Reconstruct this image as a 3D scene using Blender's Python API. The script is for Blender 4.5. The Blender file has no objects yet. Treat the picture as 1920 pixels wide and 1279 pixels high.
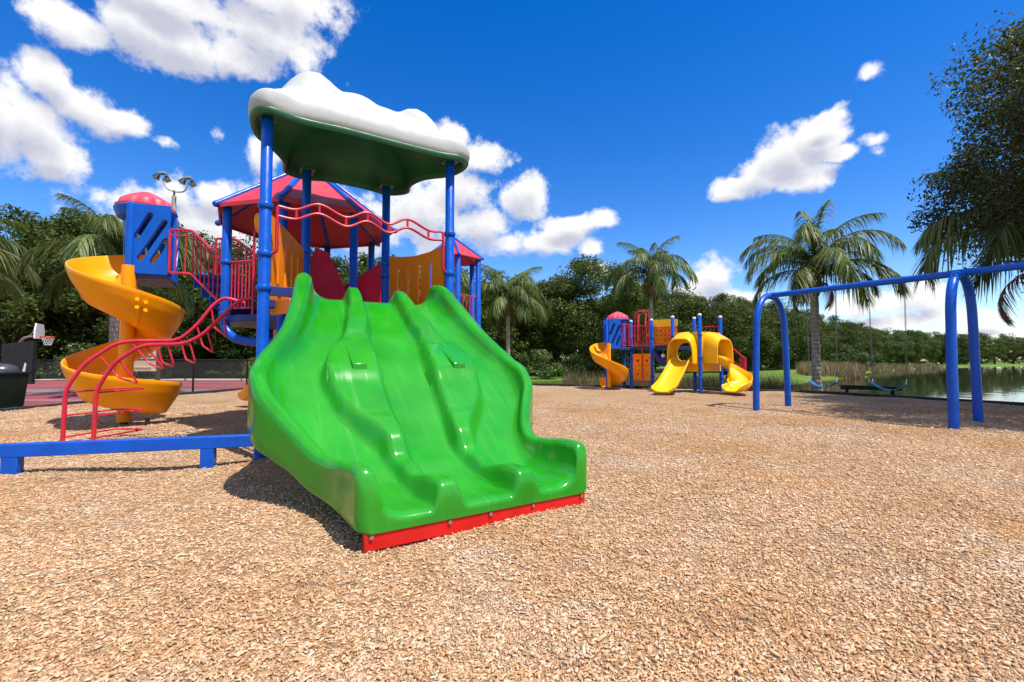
import bpy, bmesh, math, random
import numpy as np
from mathutils import Vector, Matrix

# ------------------------------------------------------------------ camera, sky, sun, exposure
scn = bpy.context.scene
COL = scn.collection
R = math.radians
CAM_H = 1.1
cam_d = bpy.data.cameras.new('camera'); cam = bpy.data.objects.new('camera', cam_d); COL.objects.link(cam)
cam_d.lens = 16.0; cam_d.sensor_width = 36.0; cam_d.clip_end = 3000.0; cam_d.clip_start = 0.05
cam.location = (0, 0, CAM_H); cam.rotation_euler = (R(90 + 2.45), 0, 0)
scn.camera = cam
SUN = Vector((1.0, -0.8, 2.68)).normalized()
scn.view_settings.view_transform = 'Standard'; scn.view_settings.look = 'None'
scn.view_settings.gamma = 1.0; scn.view_settings.use_curve_mapping = False
scn.view_settings.exposure = 0.36
scn.cycles.max_bounces = 4; scn.cycles.diffuse_bounces = 2; scn.cycles.glossy_bounces = 2
scn.cycles.transparent_max_bounces = 6; scn.cycles.transmission_bounces = 3
scn.cycles.caustics_reflective = False; scn.cycles.caustics_refractive = False

sun_d = bpy.data.lights.new('sun', 'SUN'); sun_d.energy = 5.0; sun_d.angle = R(0.53); sun_d.color = (1.0, 0.955, 0.88)
sun = bpy.data.objects.new('sun', sun_d); COL.objects.link(sun)
sun.rotation_euler = SUN.to_track_quat('Z', 'Y').to_euler(); sun.location = (20, -16, 50)

world = bpy.data.worlds.new('World'); scn.world = world; world.use_nodes = True
world.cycles.sampling_method = 'MANUAL'; world.cycles.sample_map_resolution = 512


class NT:
    """tiny helper to wire shader nodes"""
    def __init__(s, tree): s.t = tree; s.n = tree.nodes; s.l = tree.links
    def new(s, typ, **kw):
        n = s.n.new(typ)
        for k, v in kw.items(): setattr(n, k, v)
        return n
    def put(s, sock, val):
        if isinstance(val, bpy.types.NodeSocket): s.l.new(val, sock)
        elif val is not None: sock.default_value = val
    def math(s, op, a, b=None, c=None, clamp=False):
        n = s.new('ShaderNodeMath', operation=op, use_clamp=clamp)
        for i, v in enumerate((a, b, c)):
            if v is not None: s.put(n.inputs[i], v)
        return n.outputs[0]
    def vmath(s, op, a, b=None, out=0):
        n = s.new('ShaderNodeVectorMath', operation=op)
        s.put(n.inputs[0], a)
        if b is not None: s.put(n.inputs[1], b)
        return n.outputs[out]
    def noise(s, vec, scale, detail=4, rough=.55, out=0, lac=2.0):
        n = s.new('ShaderNodeTexNoise'); s.put(n.inputs['Vector'], vec)
        n.inputs['Scale'].default_value = scale; n.inputs['Detail'].default_value = detail
        n.inputs['Roughness'].default_value = rough; n.inputs['Lacunarity'].default_value = lac
        return n.outputs[out]
    def ramp(s, fac, stops, interp='LINEAR'):
        n = s.new('ShaderNodeValToRGB'); cr = n.color_ramp; cr.interpolation = interp
        while len(cr.elements) < len(stops): cr.elements.new(0.5)
        for e, (p, c) in zip(cr.elements, stops):
            e.position = p; e.color = (*c, 1) if len(c) == 3 else c
        s.put(n.inputs[0], fac); return n.outputs[0]
    def mix(s, fac, a, b, typ='MIX'):
        n = s.new('ShaderNodeMix', data_type='RGBA', blend_type=typ)
        s.put(n.inputs[0], fac)
        s.put(n.inputs[6], (*a, 1) if isinstance(a, tuple) else a)
        s.put(n.inputs[7], (*b, 1) if isinstance(b, tuple) else b)
        return n.outputs[2]
    def maprange(s, v, a, b, c=0, d=1, smooth=True):
        n = s.new('ShaderNodeMapRange'); n.interpolation_type = 'SMOOTHSTEP' if smooth else 'LINEAR'
        s.put(n.inputs[0], v)
        for i, x in enumerate((a, b, c, d)): n.inputs[i + 1].default_value = x
        return n.outputs[0]


# cumulus clouds: azimuth, elevation, half width, half height (degrees), weight
CLOUDS = [
    (-44.8, 28.4, 2.97, 1.62), (-40.2, 30.2, 4.65, 2.33), (-36.4, 30.3, 4.49, 2.33), (-32.6, 30.4, 3.93, 1.99), (-29.1, 33.0, 5.55, 3.27), (-25.6, 31.8, 2.69, 1.84),
    (-38.7, 33.4, 10.26, 1.74), (-29.2, 36.4, 7.95, 2.42), (-45.7, 23.8, 1.95, 1.79), (-44.0, 22.7, 2.67, 1.96), (-41.4, 22.3, 1.78, 1.07), (-47.3, 19.8, 2.69, 2.08),
    (-45.9, 18.0, 2.05, 1.48), (-49.0, 19.5, 2.07, 2.82), (-37.8, 21.1, 0.73, 0.48), (-33.1, 23.1, 0.87, 0.69), (-39.4, 15.3, 3.34, 1.48), (-33.7, 17.1, 2.60, 1.67),
    (-36.8, 16.6, 2.18, 1.62), (-34.5, 13.0, 8.32, 3.10), (-29.3, 21.4, 1.98, 2.88), (-28.7, 16.9, 3.14, 3.31), (-20.8, 15.8, 8.28, 3.56), (-7.8, 26.1, 1.88, 1.45),
    (-3.8, 23.9, 3.53, 1.86), (-6.1, 20.5, 4.84, 2.78), (-10.8, 17.8, 5.24, 3.68), (1.4, 19.8, 3.26, 2.81), (-3.7, 16.8, 4.19, 2.26), (7.1, 16.4, 4.41, 1.19),
    (2.7, 14.8, 6.07, 1.54), (11.4, 17.1, 2.48, 1.05), (10.4, 13.7, 1.84, 1.14), (11.0, 11.5, 1.43, 0.96), (26.3, 18.9, 2.30, 1.22), (29.2, 19.7, 3.01, 1.82),
    (31.8, 21.3, 3.06, 2.35), (34.3, 22.6, 2.15, 2.25), (32.7, 18.7, 2.32, 1.46), (35.0, 24.0, 1.57, 1.05), (35.8, 24.8, 0.90, 0.42), (36.2, 20.4, 1.43, 0.69),
    (38.8, 26.7, 0.84, 0.52), (39.3, 20.9, 1.07, 0.47), (39.7, 19.7, 0.65, 0.52), (24.2, 9.6, 2.48, 1.93), (21.3, 8.2, 2.93, 1.61), (26.6, 7.0, 3.78, 1.67),
    (16.4, 8.4, 2.48, 1.08), (6.1, 8.5, 1.00, 0.86), (38.0, 5.3, 3.18, 1.05), (42.2, 5.8, 2.07, 1.29), (43.4, 4.1, 1.99, 1.27), (40.2, 3.3, 3.54, 0.92),
    (46.0, 3.9, 1.82, 0.61), (46.3, 2.5, 1.93, 0.46),
]


def cloud_group():
    """distance to the nearest cloud puff over azimuth and elevation"""
    g = bpy.data.node_groups.new('cloud_field', 'ShaderNodeTree')
    g.interface.new_socket('Dir', in_out='INPUT', socket_type='NodeSocketVector')
    g.interface.new_socket('Field', in_out='OUTPUT', socket_type='NodeSocketFloat')
    w = NT(g); gi = w.new('NodeGroupInput'); go = w.new('NodeGroupOutput')
    sep = w.new('ShaderNodeSeparateXYZ'); w.put(sep.inputs[0], gi.outputs[0])
    az = w.math('MULTIPLY', w.math('ARCTAN2', sep.outputs[0], sep.outputs[1]), 180 / math.pi)
    el = w.math('MULTIPLY', w.math('ARCSINE', sep.outputs[2]), 180 / math.pi)
    cmb = w.new('ShaderNodeCombineXYZ'); w.put(cmb.inputs[0], az); w.put(cmb.inputs[1], el)
    p = cmb.outputs[0]; acc = None
    for (a, e, rx, ry) in CLOUDS:
        m = w.new('ShaderNodeVectorMath', operation='MULTIPLY_ADD'); w.put(m.inputs[0], p); k = 1.18 if rx > 1.3 else 2.8
        m.inputs[1].default_value = (1 / (rx * k), 1 / (ry * k), 0); m.inputs[2].default_value = (-a / (rx * k), -e / (ry * k), 0)
        ln = w.vmath('LENGTH', m.outputs[0], out=1)
        if rx < 1.3: ln = w.math('ADD', ln, .66)
        acc = ln if acc is None else w.math('MINIMUM', acc, ln)
    # elsewhere round the sky the same scattered cumulus goes on
    rest = w.math('MULTIPLY_ADD', w.noise(gi.outputs[0], 3.2, 2, .5), -4.5, 3.15)
    away = w.math('MAXIMUM', w.maprange(w.math('ABSOLUTE', az), 52, 66), w.maprange(el, 44, 56))
    rest = w.math('ADD', rest, w.math('MULTIPLY_ADD', away, -3.0, 3.0))
    w.put(go.inputs[0], w.math('SUBTRACT', 1.0, w.math('MINIMUM', acc, rest)))
    return g


def build_world():
    w = NT(world.node_tree); w.n.clear()
    tc = w.new('ShaderNodeTexCoord'); d = w.vmath('NORMALIZE', tc.outputs['Generated'])
    sky = w.new('ShaderNodeTexSky'); sky.sky_type = 'NISHITA'; sky.sun_disc = False
    sky.sun_elevation = math.asin(SUN.z); sky.sun_rotation = math.atan2(SUN.x, SUN.y)
    sky.air_density = 1.0; sky.dust_density = 0.1; sky.ozone_density = 3.0; sky.altitude = 10
    hs = w.new('ShaderNodeHueSaturation'); w.put(hs.inputs['Color'], sky.outputs[0])
    hs.inputs['Saturation'].default_value = SKY_SAT; hs.inputs['Hue'].default_value = .514; hs.inputs['Value'].default_value = SKY_VAL
    bg1 = w.new('ShaderNodeBackground'); w.put(bg1.inputs[0], hs.outputs[0]); bg1.inputs[1].default_value = 0.15
    g = cloud_group()
    def samp(vec):
        n = w.new('ShaderNodeGroup'); n.node_tree = g; w.put(n.inputs[0], vec); return n.outputs[0]
    wn = w.vmath('SCALE', w.vmath('SUBTRACT', w.noise(d, 11.0, 2, .5, out=1), (.5, .5, .5))); wn.node.inputs['Scale'].default_value = .03
    dw = w.vmath('ADD', d, wn)
    f1 = w.noise(d, 12.0, 9, .64)
    puff = w.math('MULTIPLY', w.math('SUBTRACT', f1, .5), 2.8)
    dn = w.math('ADD', samp(dw), puff)
    up = samp(w.vmath('ADD', dw, (.006, 0, .030)))
    mask = w.maprange(dn, -.10, .48)
    shade = w.maprange(w.math('ADD', w.math('MULTIPLY', up, .95), w.math('MULTIPLY', puff, .55)), .0, .95)
    ccol = w.mix(shade, (1.0, 1.0, 1.0), (.56, .58, .69))
    bg2 = w.new('ShaderNodeBackground'); w.put(bg2.inputs[0], ccol); bg2.inputs[1].default_value = .82
    ms = w.new('ShaderNodeMixShader'); w.put(ms.inputs[0], mask)
    w.l.new(bg1.outputs[0], ms.inputs[1]); w.l.new(bg2.outputs[0], ms.inputs[2])
    o = w.new('ShaderNodeOutputWorld'); w.l.new(ms.outputs[0], o.inputs[0])


SKY_SAT, SKY_VAL = 1.42, 1.05
build_world()

# ------------------------------------------------------------------ materials
MAT = {}


def material(name, col, rough=.5, var=.12, vscale=3.0, bump=0.0, bscale=40.0, metal=0.0, spec=.5, dirt=0.0, trans=0.0, coat=0.0, dirtcol=(.16, .13, .10)):
    m = bpy.data.materials.new(name); m.use_nodes = True
    w = NT(m.node_tree); b = w.n['Principled BSDF']
    tc = w.new('ShaderNodeTexCoord'); P = tc.outputs['Object']
    n = w.noise(P, vscale, 5, .6)
    lo = tuple(c * (1 - var) for c in col); hi = tuple(min(1, c * (1 + var)) for c in col)
    c = w.ramp(n, [(.3, lo), (.7, hi)])
    if dirt:
        dn = w.noise(P, vscale * 3.1, 8, .7)
        c = w.mix(w.math('MULTIPLY', w.maprange(dn, .52, .72), dirt), c, dirtcol)
    w.put(b.inputs['Base Color'], c)
    rn = w.noise(P, vscale * 2.3, 4, .6)
    w.put(b.inputs['Roughness'], w.maprange(rn, .3, .7, max(.02, rough - .08), min(1, rough + .1)))
    b.inputs['Metallic'].default_value = metal; b.inputs['Specular IOR Level'].default_value = spec
    if coat: b.inputs['Coat Weight'].default_value = coat; b.inputs['Coat Roughness'].default_value = .12
    if bump:
        bn = w.new('ShaderNodeBump'); bn.inputs['Strength'].default_value = bump; bn.inputs['Distance'].default_value = .01
        w.put(bn.inputs['Height'], w.noise(P, bscale, 5, .6)); w.l.new(bn.outputs[0], b.inputs['Normal'])
    MAT[name] = m
    return m


material('green_plastic', (.014, .265, .010), .25, .2, 1.7, .04, 90, dirt=.06, dirtcol=(.12, .30, .10))
material('blue_paint', (.001, .085, .50), .32, .14, 4, .05, 60, dirt=.10, dirtcol=(.02, .09, .36), spec=.35)
material('blue_plastic', (.001, .10, .54), .38, .14, 3, .05, 60, dirt=.12, dirtcol=(.03, .13, .40), spec=.35)
material('deck_blue', (.008, .025, .17), .5, .2, 4, .2, 60)
material('red_paint', (.60, .016, .045), .36, .16, 5, .05, 60, dirt=.18, dirtcol=(.36, .06, .07))
material('roof_red', (.56, .028, .052), .5, .14, 1.8, .08, 40, dirt=.3, dirtcol=(.46, .12, .13))
material('dome_red', (.68, .06, .10), .5, .14, 1.8, .08, 40, dirt=.3, dirtcol=(.72, .25, .27))
material('crimson_panel', (.55, .006, .035), .5, .12, 3, .05, 60, spec=.2)
material('bright_red', (.62, .008, .008), .38, .15, 4, .1, 50, dirt=.2, dirtcol=(.35, .03, .02))
material('yellow_plastic', (1.0, .34, .0), .34, .08, 2.5, .04, 80, dirt=.10, dirtcol=(.9, .40, .01), spec=.35)
material('lemon_plastic', (1.0, .48, .0), .36, .08, 2.5, .04, 80, dirt=.10, dirtcol=(.9, .50, .05), spec=.35)
material('orange_panel', (1.0, .24, .0), .5, .08, 2.5, .04, 80, dirt=.08, dirtcol=(.8, .25, .01), spec=.2)
material('cloud_white', (.80, .80, .76), .62, .05, 2.5, .25, 14, dirt=.0)
material('canopy_green', (.02, .13, .06), .45, .2, 2, .1, 40)
material('steel', (.55, .55, .55), .35, .1, 8, metal=1.0)
material('chain_steel', (.14, .14, .15), .5, .2, 30, metal=.6)
material('black_metal', (.012, .012, .013), .5, .3, 6, .1, 60)
material('grey_metal', (.38, .37, .35), .5, .15, 6, .1, 60, metal=.3, dirt=.2)
material('concrete_pole', (.42, .36, .29), .8, .15, 3, .3, 40, dirt=.3)
material('white_paint', (.78, .78, .76), .5, .06, 4)
material('glass_lens', (.62, .66, .66), .12, .1, 6)
material('border_black', (.022, .02, .02), .75, .35, 5, .4, 30, dirt=.3, dirtcol=(.08, .065, .05))
material('bin_green', (.005, .012, .009), .5, .3, 3, .15, 60, dirt=.2, dirtcol=(.03, .03, .028), spec=.25)
material('bin_dome', (.05, .052, .055), .3, .3, 6, .1, 40)
material('paper', (.62, .64, .66), .6, .12, 14)
material('print_dark', (.05, .05, .055), .6, .1, 10)
material('beige', (.60, .46, .33), .6, .1, 3, .1, 50, dirt=.15)
material('dark_wood', (.07, .05, .035), .8, .35, 4, .5, 30)
material('black_board', (.009, .009, .011), .55, .5, 3, .3, 20, dirt=.25, dirtcol=(.07, .06, .07))
material('bench_green', (.006, .016, .013), .6, .25, 6, .1, 60, spec=.2)
material('seat_blue', (.012, .12, .26), .5, .15, 6, .1, 60)
material('net_white', (.75, .75, .73), .7, .1, 10)
material('rim_orange', (.75, .06, .015), .45, .1, 10)
material('oak_bark', (.10, .078, .06), .95, .35, 5, .9, 18, dirt=.4)
material('palm_boot', (.20, .105, .055), .9, .4, 8, .9, 26, dirt=.4)
material('concrete', (.47, .43, .37), .85, .12, 2, .3, 40, dirt=.3)
material('print_white', (.75, .75, .75), .6, .05, 8)


def trunk_material():
    m = bpy.data.materials.new('palm_bark'); m.use_nodes = True; w = NT(m.node_tree); b = w.n['Principled BSDF']
    P = w.new('ShaderNodeTexCoord').outputs['Object']
    sep = w.new('ShaderNodeSeparateXYZ'); w.put(sep.inputs[0], P)
    nz = w.noise(P, 5, 6, .65)
    band = w.math('SINE', w.math('MULTIPLY_ADD', nz, 7.0, w.math('MULTIPLY', sep.outputs[2], 38.0)))
    c = w.ramp(w.math('MULTIPLY_ADD', band, .09, nz), [(.2, (.15, .12, .095)), (.5, (.34, .295, .245)), (.8, (.47, .43, .37))])
    w.put(b.inputs['Base Color'], c); b.inputs['Roughness'].default_value = .9
    bn = w.new('ShaderNodeBump'); bn.inputs['Strength'].default_value = .5; bn.inputs['Distance'].default_value = .015
    w.put(bn.inputs['Height'], w.math('ADD', band, w.noise(P, 30, 5, .7))); w.l.new(bn.outputs[0], b.inputs['Normal'])
    MAT['palm_bark'] = m


def island_material(name, stops, rough=.6, trans=.0, spec=.4, nscale=1.2, namt=.35, bump=0, patch=None):
    """every leaf, blade or chip takes its own tone"""
    m = bpy.data.materials.new(name); m.use_nodes = True; w = NT(m.node_tree); b = w.n['Principled BSDF']
    geo = w.new('ShaderNodeNewGeometry')
    P = w.new('ShaderNodeTexCoord').outputs['Object']
    fac = w.math('ADD', w.math('MULTIPLY', geo.outputs['Random Per Island'], 1 - namt), w.math('MULTIPLY', w.noise(P, nscale, 3, .6), namt))
    c = w.ramp(fac, stops)
    if trans:
        hv = w.new('ShaderNodeHueSaturation'); w.put(hv.inputs['Color'], c); rn = w.new('ShaderNodeObjectInfo').outputs['Random']
        w.put(hv.inputs['Value'], w.maprange(rn, 0, 1, .68, 1.3, False)); w.put(hv.inputs['Hue'], w.maprange(w.math('FRACT', w.math('MULTIPLY', rn, 7.3)), 0, 1, .472, .512, False)); c = hv.outputs[0]
    if patch:
        c = w.mix(w.maprange(w.noise(P, .55, 5, .6), .47, .68, 0, .62), c, patch)
        c = w.mix(w.maprange(w.noise(P, 1.6, 6, .65), .52, .74, 0, .5), c, (.27, .15, .08))
        c = w.mix(w.maprange(w.noise(w.vmath('ADD', P, (31, 7, 0)), .8, 5, .65), .5, .72, 0, .45), c, (.62, .53, .44))
    w.put(b.inputs['Base Color'], c); b.inputs['Roughness'].default_value = rough; b.inputs['Specular IOR Level'].default_value = spec
    if bump:
        bn = w.new('ShaderNodeBump'); bn.inputs['Strength'].default_value = bump; bn.inputs['Distance'].default_value = .004
        w.put(bn.inputs['Height'], w.noise(P, 260, 3, .6)); w.l.new(bn.outputs[0], b.inputs['Normal'])
    if trans:
        t = w.new('ShaderNodeBsdfTranslucent'); w.put(t.inputs[0], w.mix(.5, c, (.25, .32, .03)))
        ms = w.new('ShaderNodeMixShader'); ms.inputs[0].default_value = trans
        w.l.new(b.outputs[0], ms.inputs[1]); w.l.new(t.outputs[0], ms.inputs[2])
        w.l.new(ms.outputs[0], w.n['Material Output'].inputs[0])
    MAT[name] = m


trunk_material()
island_material('oak_leaf', [(.0, (.016, .032, .006)), (.45, (.038, .070, .011)), (.8, (.078, .115, .02)), (1, (.14, .16, .035))], .55, .2, .22)
island_material('oak_leaf_near', [(.0, (.014, .022, .006)), (.5, (.035, .045, .012)), (.85, (.085, .075, .03)), (1, (.15, .11, .05))], .5, .2, .3)
island_material('shrub_leaf', [(.0, (.03, .065, .012)), (.5, (.06, .12, .02)), (1, (.14, .22, .04))], .45, .25, .5)
island_material('palm_leaf', [(.0, (.05, .09, .02)), (.5, (.12, .185, .05)), (1, (.28, .30, .10))], .42, .35, .25)
island_material('reed_blade', [(.0, (.12, .085, .04)), (.5, (.26, .19, .095)), (.8, (.36, .28, .16)), (1, (.14, .17, .05))], .7, .2, .3)
island_material('grass_blade', [(.0, (.055, .11, .012)), (.6, (.10, .19, .02)), (1, (.20, .26, .05))], .6, .25, .3)
island_material('bark_chip', [(.0, (.09, .037, .015)), (.14, (.26, .12, .055)), (.36, (.545, .31, .16)), (.58, (.65, .43, .25)), (.80, (.74, .57, .42)), (1, (.84, .77, .66))], .8, 0, .25, .7, .45, .35, (.55, .27, .09))


def mulch_material():
    m = bpy.data.materials.new('mulch'); m.use_nodes = True; w = NT(m.node_tree); b = w.n['Principled BSDF']
    P = w.new('ShaderNodeTexCoord').outputs['Object']
    # warp, then long thin cells = lying chips
    wv = w.vmath('SCALE', w.noise(P, 7, 2, .5, out=1)); wv.node.inputs['Scale'].default_value = .3
    Q = w.vmath('ADD', P, wv)
    def cells(sc, rot):
        mp = w.new('ShaderNodeMapping'); mp.inputs['Rotation'].default_value = (0, 0, rot); mp.inputs['Scale'].default_value = (sc * .42, sc * 1.35, sc)
        w.put(mp.inputs[0], Q)
        v = w.new('ShaderNodeTexVoronoi'); v.inputs['Scale'].default_value = 1.0; w.put(v.inputs['Vector'], mp.outputs[0]); return v
    v1 = cells(84, .5); v2 = cells(76, 2.0)
    pick = w.maprange(w.noise(P, 9, 2, .5), .46, .54)
    r1 = w.new('ShaderNodeSeparateColor'); w.put(r1.inputs[0], w.mix(pick, v1.outputs['Color'], v2.outputs['Color']))
    dist = w.math('ADD', w.math('MULTIPLY', v1.outputs['Distance'], w.math('SUBTRACT', 1, pick)), w.math('MULTIPLY', v2.outputs['Distance'], pick))
    big = w.noise(P, .45, 5, .6)
    t = w.math('ADD', w.math('MULTIPLY', r1.outputs[0], .7), w.math('MULTIPLY', big, .34))
    c = w.ramp(t, [(.02, (.16, .07, .027)), (.2, (.47, .24, .09)), (.45, (.67, .405, .20)), (.68, (.77, .53, .305)), (.95, (.86, .73, .56))])
    c = w.mix(w.maprange(w.noise(P, .55, 5, .6), .47, .68, 0, .55), c, (.55, .27, .09))
    c = w.mix(w.maprange(w.noise(P, 1.6, 6, .65), .52, .74, 0, .45), c, (.29, .16, .085))
    c = w.mix(w.maprange(w.noise(w.vmath('ADD', P, (31, 7, 0)), .8, 5, .65), .5, .72, 0, .4), c, (.62, .53, .44))
    c = w.mix(w.maprange(dist, .45, .8, 0, .5), c, (.2, .095, .04))
    w.put(b.inputs['Base Color'], c); b.inputs['Roughness'].default_value = .9; b.inputs['Specular IOR Level'].default_value = .2
    bn = w.new('ShaderNodeBump'); bn.inputs['Strength'].default_value = 1.0; bn.inputs['Distance'].default_value = .02
    w.put(bn.inputs['Height'], w.math('SUBTRACT', w.math('MULTIPLY', r1.outputs[1], .9), dist)); w.l.new(bn.outputs[0], b.inputs['Normal'])
    MAT['mulch'] = m


def lawn_material():
    m = bpy.data.materials.new('lawn'); m.use_nodes = True; w = NT(m.node_tree); b = w.n['Principled BSDF']
    P = w.new('ShaderNodeTexCoord').outputs['Object']
    n = w.math('ADD', w.math('MULTIPLY', w.noise(P, .35, 5, .6), .6), w.math('MULTIPLY', w.noise(P, 14, 4, .7), .4))
    c = w.ramp(n, [(.3, (.06, .10, .018)), (.5, (.11, .185, .025)), (.7, (.19, .235, .05))])
    w.put(b.inputs['Base Color'], c); b.inputs['Roughness'].default_value = .9; b.inputs['Specular IOR Level'].default_value = .2
    bn = w.new('ShaderNodeBump'); bn.inputs['Strength'].default_value = .8; bn.inputs['Distance'].default_value = .05
    w.put(bn.inputs['Height'], w.noise(P, 22, 4, .7)); w.l.new(bn.outputs[0], b.inputs['Normal'])
    MAT['lawn'] = m


def court_material():
    m = bpy.data.materials.new('court_red'); m.use_nodes = True; w = NT(m.node_tree); b = w.n['Principled BSDF']
    P = w.new('ShaderNodeTexCoord').outputs['Object']
    c = w.ramp(w.noise(P, .5, 6, .65), [(.3, (.19, .035, .045)), (.7, (.27, .06, .065))])
    w.put(b.inputs['Base Color'], c); b.inputs['Roughness'].default_value = .8
    MAT['court_red'] = m
    material('court_grey', (.15, .15, .145), .85, .2, .7)


def water_material():
    m = bpy.data.materials.new('water'); m.use_nodes = True; w = NT(m.node_tree); b = w.n['Principled BSDF']
    P = w.new('ShaderNodeTexCoord').outputs['Object']
    b.inputs['Base Color'].default_value = (.012, .018, .012, 1); b.inputs['Roughness'].default_value = .03
    b.inputs['IOR'].default_value = 1.33; b.inputs['Specular IOR Level'].default_value = .6
    mp = w.new('ShaderNodeMapping'); mp.inputs['Scale'].default_value = (1.0, .45, 1); mp.inputs['Rotation'].default_value = (0, 0, -.8); w.put(mp.inputs[0], P)
    h = w.math('ADD', w.noise(mp.outputs[0], 1.6, 3, .5), w.math('MULTIPLY', w.noise(P, .25, 2, .5), .8))
    bn = w.new('ShaderNodeBump'); bn.inputs['Strength'].default_value = .05; bn.inputs['Distance'].default_value = .1
    w.put(bn.inputs['Height'], h); w.l.new(bn.outputs[0], b.inputs['Normal'])
    MAT['water'] = m


def cloud_top_material():
    """sun-bleached white plastic with hairline cracks and grime"""
    m = MAT['cloud_white']; w = NT(m.node_tree); b = w.n['Principled BSDF']
    P = w.new('ShaderNodeTexCoord').outputs['Object']
    wv = w.vmath('SCALE', w.noise(P, 2.2, 4, .6, out=1)); wv.node.inputs['Scale'].default_value = 1.1
    v = w.new('ShaderNodeTexVoronoi'); v.feature = 'DISTANCE_TO_EDGE'; v.inputs['Scale'].default_value = .9; w.put(v.inputs['Vector'], w.vmath('ADD', P, wv))
    crack = w.math('MULTIPLY', w.maprange(v.outputs[0], .0, .007, 1, 0), w.maprange(w.noise(P, 1.7, 3, .5), .52, .62))
    grime = w.maprange(w.noise(P, 3.3, 7, .68), .56, .8, 0, .22)
    c = w.mix(grime, (.44, .44, .43), (.28, .305, .26))
    c = w.mix(w.math('MULTIPLY', crack, .55), c, (.2, .21, .18))
    w.put(b.inputs['Base Color'], c)


def slide_wear():
    """sliding scuffs and faded streaks running down the lanes"""
    m = MAT['green_plastic']; w = NT(m.node_tree); b = w.n['Principled BSDF']
    P = w.new('ShaderNodeTexCoord').outputs['Object']
    rt = w.new('ShaderNodeMapping'); rt.vector_type = 'TEXTURE'; rt.inputs['Rotation'].default_value = (0, 0, math.atan2(.522, .853)); w.put(rt.inputs[0], P)
    st = w.new('ShaderNodeMapping'); st.inputs['Scale'].default_value = (16, .9, .9); w.put(st.inputs[0], rt.outputs[0])
    streak = w.maprange(w.noise(st.outputs[0], 1.0, 5, .65), .50, .78)
    fade = w.maprange(w.noise(P, .9, 4, .55), .42, .66)
    spots = w.maprange(w.noise(P, 26, 4, .7), .64, .76)
    old = b.inputs['Base Color'].links[0].from_socket
    c = w.mix(w.math('MULTIPLY', fade, .22), old, (.06, .32, .04))
    c = w.mix(w.math('MULTIPLY', streak, .16), c, (.10, .35, .08))
    c = w.mix(w.math('MULTIPLY', spots, .16), c, (.05, .16, .03))
    w.put(b.inputs['Base Color'], c)
    w.put(b.inputs['Roughness'], w.math('ADD', w.math('MULTIPLY', streak, .22), w.math('MULTIPLY_ADD', fade, .05, .15)))


slide_wear()
mulch_material(); lawn_material(); court_material(); water_material(); cloud_top_material()

# ------------------------------------------------------------------ mesh helpers
ORG = {}


def catmull(pts, n=8, closed=False):
    P = [Vector(p) for p in pts]; out = []; N = len(P)
    rng = range(N) if closed else range(N - 1)
    for i in rng:
        p0 = P[(i - 1) % N] if closed or i > 0 else P[0] * 2 - P[1]
        p1 = P[i]; p2 = P[(i + 1) % N]
        p3 = P[(i + 2) % N] if closed or i + 2 < N else P[-1] * 2 - P[-2]
        for k in range(n):
            t = k / n
            out.append(.5 * ((2 * p1) + (p2 - p0) * t + (2 * p0 - 5 * p1 + 4 * p2 - p3) * t * t + (3 * p1 - p0 - 3 * p2 + p3) * t ** 3))
    if not closed: out.append(P[-1].copy())
    return out


def fillet(pts, r, n=5):
    P = [Vector(p) for p in pts]; out = [P[0]]
    for i in range(1, len(P) - 1):
        a, b, c = P[i - 1], P[i], P[i + 1]
        d1 = (a - b); d2 = (c - b); k = min(r, d1.length * .45, d2.length * .45)
        s = b + d1.normalized() * k; e = b + d2.normalized() * k
        for j in range(n + 1):
            t = j / n; out.append(s * (1 - t) ** 2 + b * 2 * t * (1 - t) + e * t * t)
    out.append(P[-1]); return out


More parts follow.
